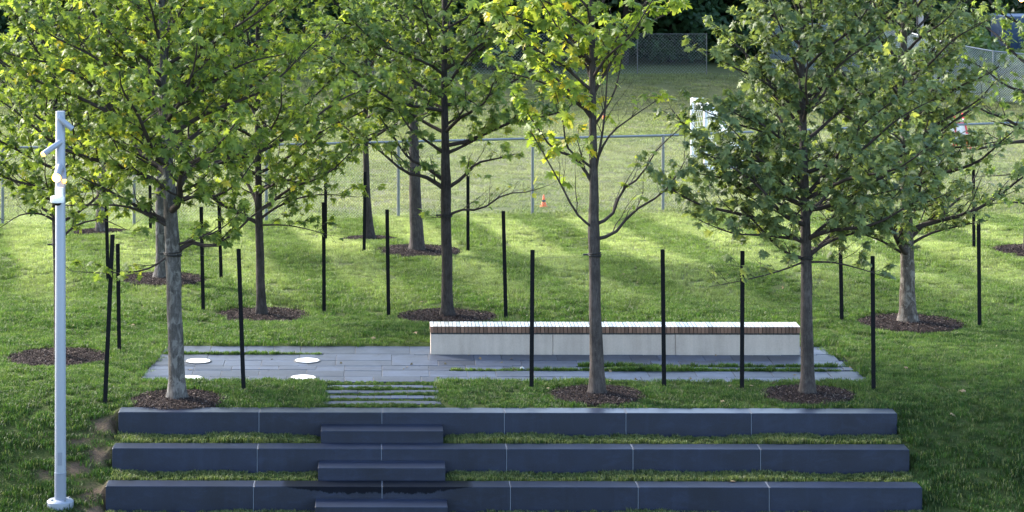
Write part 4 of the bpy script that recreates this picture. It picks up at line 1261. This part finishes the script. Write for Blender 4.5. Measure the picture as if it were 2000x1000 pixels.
# ------------------------------------------------------------------ litter and fallen leaves
fl = [(1886, 772, 'pale dry leaf lying on the lawn right of the terraces'), (1857, 858, 'small tan leaf on the shaded bank at right'),
      (731, 668, 'dry leaf standing at the back edge of the paving'), (603, 552, 'tan leaf on the lawn right of the slim trunk'), (810, 660, 'tan leaf on the grass just left of the bench'), (1436, 940, 'brown leaf lying on the lowest terrace wall')]
for i, (px, py, lb) in enumerate(fl):
    if i == 5: z = -2*RISE + 0.01; x, y = gp(px, py, z)
    else:
        x, y = gp(px, py)
        if py > 780: x, y = gp(px, py, -0.45)
        z = float(terrain_z(np.array([x]), np.array([y]))[0]) + 0.05
    V, Fc = leaf_template(LEAF_FULL, 0.5)
    o = link('fallen_leaf', mesh_np('fallen_leaf', V, Fc), mat=M['dead'], loc=(x, y, z))
    o.rotation_euler = (pr.uniform(-.2, .5), pr.uniform(-.4, .4), pr.uniform(0, 6)); o.scale = (0.10,)*3
    tag(o, lb, 'leaf', 'fallen leaves')
x, y = gp(1020, 722)
mb = MB(); mb.lathe([(0.015, 0.0), (0.035, 0.012), (0.03, 0.028), (0.01, 0.04)], 9)
o = mb.build('paper_scrap', M['white']); o.location = (x, y, 0.005); tag(o, 'crumpled white scrap on the grass joint in front of the bench', 'litter')

# small dry leaves strewn on the turf, mostly under the yellowing tree
g = np.random.default_rng(640)
n = 150
X = np.concatenate([g.normal(TREES['C'][0], 2.2, n//3), g.uniform(-7, 12, n - n//3)]); Y = np.concatenate([g.normal(TREES['C'][1] + 1, 1.6, n//3), g.uniform(37.5, 58, n - n//3)])
P = np.stack([X, Y, terrain_z(X, Y) + 0.045], 1)
uu, vv = W2L(X, Y); P = P[~((vv < 0.5) & (uu > -0.3) & (uu < WLEN + 0.3))]
V, Fc, tt, _ = build_leaves(P, norm(g.normal(0, 1, P.shape)*[1, 1, .1]), g.uniform(.035, .085, len(P)), g.random(len(P)), 'mid', g)
o = link('leaf_litter', mesh_np('leaf_litter', V, Fc, False, {'tint': tt}), mat=M['dead']); tag(o, 'small dry leaves strewn thinly over the lawn', kind='stuff')

# ------------------------------------------------------------------ grass
def tuft(seed, n, rad, hgt, wid, dryp):
    g = np.random.default_rng(seed)
    a = g.uniform(0, 6.283, n); r = rad*np.sqrt(g.random(n))
    bx = r*np.cos(a); by = r*np.sin(a)
    h = hgt*g.uniform(.55, 1.15, n); w = wid*g.uniform(.7, 1.3, n)
    az = g.uniform(0, 6.283, n); lean = g.uniform(.1, .75, n)
    dirx = np.cos(az); diry = np.sin(az); fa = az + 1.57 + g.normal(0, .5, n)
    px_ = np.cos(fa)*w/2; py_ = np.sin(fa)*w/2
    b0 = np.stack([bx-px_, by-py_, np.full(n, -0.01)], 1); b1 = np.stack([bx+px_, by+py_, np.full(n, -0.01)], 1)
    mx = bx + dirx*lean*h*0.35; my = by + diry*lean*h*0.35
    m0 = np.stack([mx-px_*.8, my-py_*.8, h*.6], 1); m1 = np.stack([mx+px_*.8, my+py_*.8, h*.6], 1)
    tp = np.stack([bx + dirx*lean*h, by + diry*lean*h, h*(1-0.25*lean)], 1)
    V = np.stack([b0, b1, m1, m0, tp], 1).reshape(-1, 3)
    base = (np.arange(n)*5)[:, None, None]
    Fc = (np.array([[0, 1, 2], [0, 2, 3], [3, 2, 4]])[None] + base).reshape(-1, 3)
    dry = np.repeat((g.random(n) < dryp)*g.uniform(.5, 1, n), 5)
    me = mesh_np('grass_tuft', V, Fc, False, {'dry': dry}); me.materials.append(M['grass'])
    return me

def scatter(name, label, pts, scl, tufts, seed):
    g = np.random.default_rng(seed)
    n = len(pts)
    me = bpy.data.meshes.new(name); me.vertices.add(n); me.vertices.foreach_set('co', pts.astype(np.float32).ravel())
    for an, arr in (('sc', scl), ('rz', g.uniform(0, 6.283, n)), ('rx', g.normal(0, .06, n))):
        a = me.attributes.new(an, 'FLOAT', 'POINT'); a.data.foreach_set('value', arr.astype(np.float32))
    me.update()
    o = link(name, me); tag(o, label, kind='stuff')
    me.materials.append(M['grass'])
    ng = bpy.data.node_groups.new(name, 'GeometryNodeTree')
    ng.interface.new_socket('Geometry', in_out='INPUT', socket_type='NodeSocketGeometry')
    ng.interface.new_socket('Geometry', in_out='OUTPUT', socket_type='NodeSocketGeometry')
    N = ng.nodes; Lk = ng.links
    gi = N.new('NodeGroupInput'); go = N.new('NodeGroupOutput')
    jn = N.new('GeometryNodeJoinGeometry')
    for t in reversed(tufts):
        oi = N.new('GeometryNodeObjectInfo'); oi.inputs['Object'].default_value = t; oi.inputs['As Instance'].default_value = True
        Lk.new(oi.outputs['Geometry'], jn.inputs[0])
    ip = N.new('GeometryNodeInstanceOnPoints'); ip.inputs['Pick Instance'].default_value = True
    m2p = N.new('GeometryNodeMeshToPoints')
    Lk.new(gi.outputs[0], m2p.inputs[0]); Lk.new(m2p.outputs[0], ip.inputs['Points']); Lk.new(jn.outputs[0], ip.inputs['Instance'])
    def na(an):
        q = N.new('GeometryNodeInputNamedAttribute'); q.data_type = 'FLOAT'; q.inputs['Name'].default_value = an; return q.outputs['Attribute']
    cx = N.new('ShaderNodeCombineXYZ'); Lk.new(na('rx'), cx.inputs[0]); Lk.new(na('rz'), cx.inputs[2])
    Lk.new(cx.outputs[0], ip.inputs['Rotation']); Lk.new(na('sc'), ip.inputs['Scale'])
    ri = N.new('FunctionNodeRandomValue'); ri.data_type = 'INT'
    ri.inputs[4].default_value = 0; ri.inputs[5].default_value = len(tufts)-1
    Lk.new(ri.outputs[2], ip.inputs['Instance Index'])
    Lk.new(ip.outputs[0], go.inputs[0])
    md = o.modifiers.new('scatter', 'NODES'); md.node_group = ng
    return o

tuft_objs = [bpy.data.objects.new('grass_tuft', tuft(200+i, 75, 0.11, 0.062, 0.0062, 0.10)) for i in range(4)]
far_objs = [bpy.data.objects.new('grass_tuft_far', tuft(210+i, 60, 0.22, 0.055, 0.012, 0.15)) for i in range(3)]
joint_objs = [bpy.data.objects.new('grass_tuft_joint', tuft(230+i, 46, 0.04, 0.058, 0.0055, 0.12)) for i in range(3)]
short_objs = [bpy.data.objects.new('grass_tuft_short', tuft(220+i, 46, 0.045, 0.062, 0.005, 0.5)) for i in range(3)]

def on_lawn(X, Y):
    g = np.random.default_rng(9)
    u, v = W2L(X, Y)
    ok = ~((u > PL_U0 + 0.04 - 0.20*np.clip((PL_V1-v)/(PL_V1-PL_V0), 0, 1)) & (u < PL_U1 + 0.0 - 0.30*np.clip((v-PL_V0)/(PL_V1-PL_V0), 0, 1)) & (v > PL_V0 + 0.01) & (v < PL_V1 - 0.01))
    ok &= ~((u > -0.04) & (u < WLEN + 0.04) & (v < THK + 0.03))
    ok &= ~((u > ST_U0 + 0.02) & (u < ST_U1 - 0.02) & (v < PL_V0 + 0.02) & (v > 0))
    for k, (tx, ty, mr) in TREES.items():
        a = np.arctan2(Y-ty, X-tx)
        ok &= np.hypot(X-tx, Y-ty) > mr*(1 + 0.05*np.sin(3*a+tx) + 0.03*np.sin(7*a) + 0.035*np.sin(17*a+ty) + g.normal(0, .04, len(X)))
    return ok
g = np.random.default_rng(500)
def frustum_pts(n, Y0, Y1, m=1.2):
    Y = np.sqrt(g.uniform(Y0**2, Y1**2, n)) ; X = (g.uniform(-60, 2060, n) - PX)*Y/F
    X += np.where(g.random(n) < 0.0, 0, 0); return X, Y
# near lawn: even density over a plain rectangle wider than the view
def rect_pts(dens, X0, X1, Y0, Y1):
    n = int(dens*(X1-X0)*(Y1-Y0)); return g.uniform(X0, X1, n), g.uniform(Y0, Y1, n)
X, Y = rect_pts(85, -8.5, 13.5, 34.0, 47.0)
ok = on_lawn(X, Y); X, Y = X[ok], Y[ok]
u, v = W2L(X, Y)
# thin, trampled patches beside the left ends of the walls
worn = worn_at(u, v)
ok = g.random(len(X)) > worn*0.97; X, Y, u, v = X[ok], Y[ok], u[ok], v[ok]
Z = terrain_z(X, Y)
vn = vn3(np.stack([X, Y, Z*0], 1), 1.3, 1)
sc = np.clip(1.0 + 0.28*vn + g.normal(0, .12, len(X)), .5, 1.7)
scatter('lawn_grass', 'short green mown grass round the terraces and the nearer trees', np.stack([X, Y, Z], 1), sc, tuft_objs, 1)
X, Y = rect_pts(52, -10.5, 18.0, 47.0, 62.5)
ok = on_lawn(X, Y); X, Y = X[ok], Y[ok]; Z = terrain_z(X, Y)
vn = vn3(np.stack([X, Y, Z*0], 1), 1.1, 2)
scatter('back_lawn_grass', 'mown grass with pale bands up to the chain link fence', np.stack([X, Y, Z], 1), np.clip(1.12 + 0.25*vn + g.normal(0, .12, len(X)), .5, 1.8), tuft_objs, 2)
X, Y = rect_pts(13, -15, 27, 62.5, 97)
Z = terrain_z(X, Y, False)
scatter('pitch_grass', 'pale worn grass of the pitch and its bank beyond the fence', np.stack([X, Y, Z], 1), np.clip(1.0 + g.normal(0, .2, len(X)), .5, 1.6), far_objs, 3)
# grass joints in the paving, grass between the stone strips and on the terraces
pts = []; scs = []
def strip(u0, u1, v0, v1, z, dens, s0):
    n = int(dens*(u1-u0)*(v1-v0)); U = g.uniform(u0, u1, n); Vv = g.uniform(v0, v1, n)
    for a, b in zip(U, Vv):
        w = L2W(a, b, z); pts.append(w)
    scs.extend(list(np.clip(s0*(1 + 0.45*np.sin(U*2.3 + v0*5)*np.sin(U*0.9+v0) + g.normal(0, .18, n)), .35, 2)))
for (a, b, c, dd) in GRASS_STRIPS: strip(a + 0.03, b - 0.32 if b > 9 else b, c + .02, dd - .02, -0.012, 900, 1.2)
pv = [PL_V0] + [q for p in PATH_V for q in (p[1], p[0])] + [THK]
for i in range(0, len(pv), 2): strip(ST_U0 - .05, ST_U1 + .05, pv[i+1] + .015, pv[i] - .015, -0.01, 480, 0.62)
scatter('joint_grass', 'tufted green grass growing in the joints of the paving', np.array(pts), np.array(scs), joint_objs, 5)
pts = []; scs = []
for k in range(2):
    for (u0, u1) in ((0.03, ST_U0 - 0.06), (ST_U1 + 0.06, WLEN - 0.03)):
        strip(u0, u1, -PITCH*(k+1) + THK + 0.03, -PITCH*k - 0.03, -RISE*(k+1) - 0.012, 330, 1.0)
strip(0.03, WLEN, -2*PITCH - 0.8, -2*PITCH - 0.03, -3*RISE - 0.03, 250, 1.0)
scatter('terrace_grass', 'narrow strips of paler grass along the terraces between the walls', np.array(pts), np.array(scs), short_objs, 4)
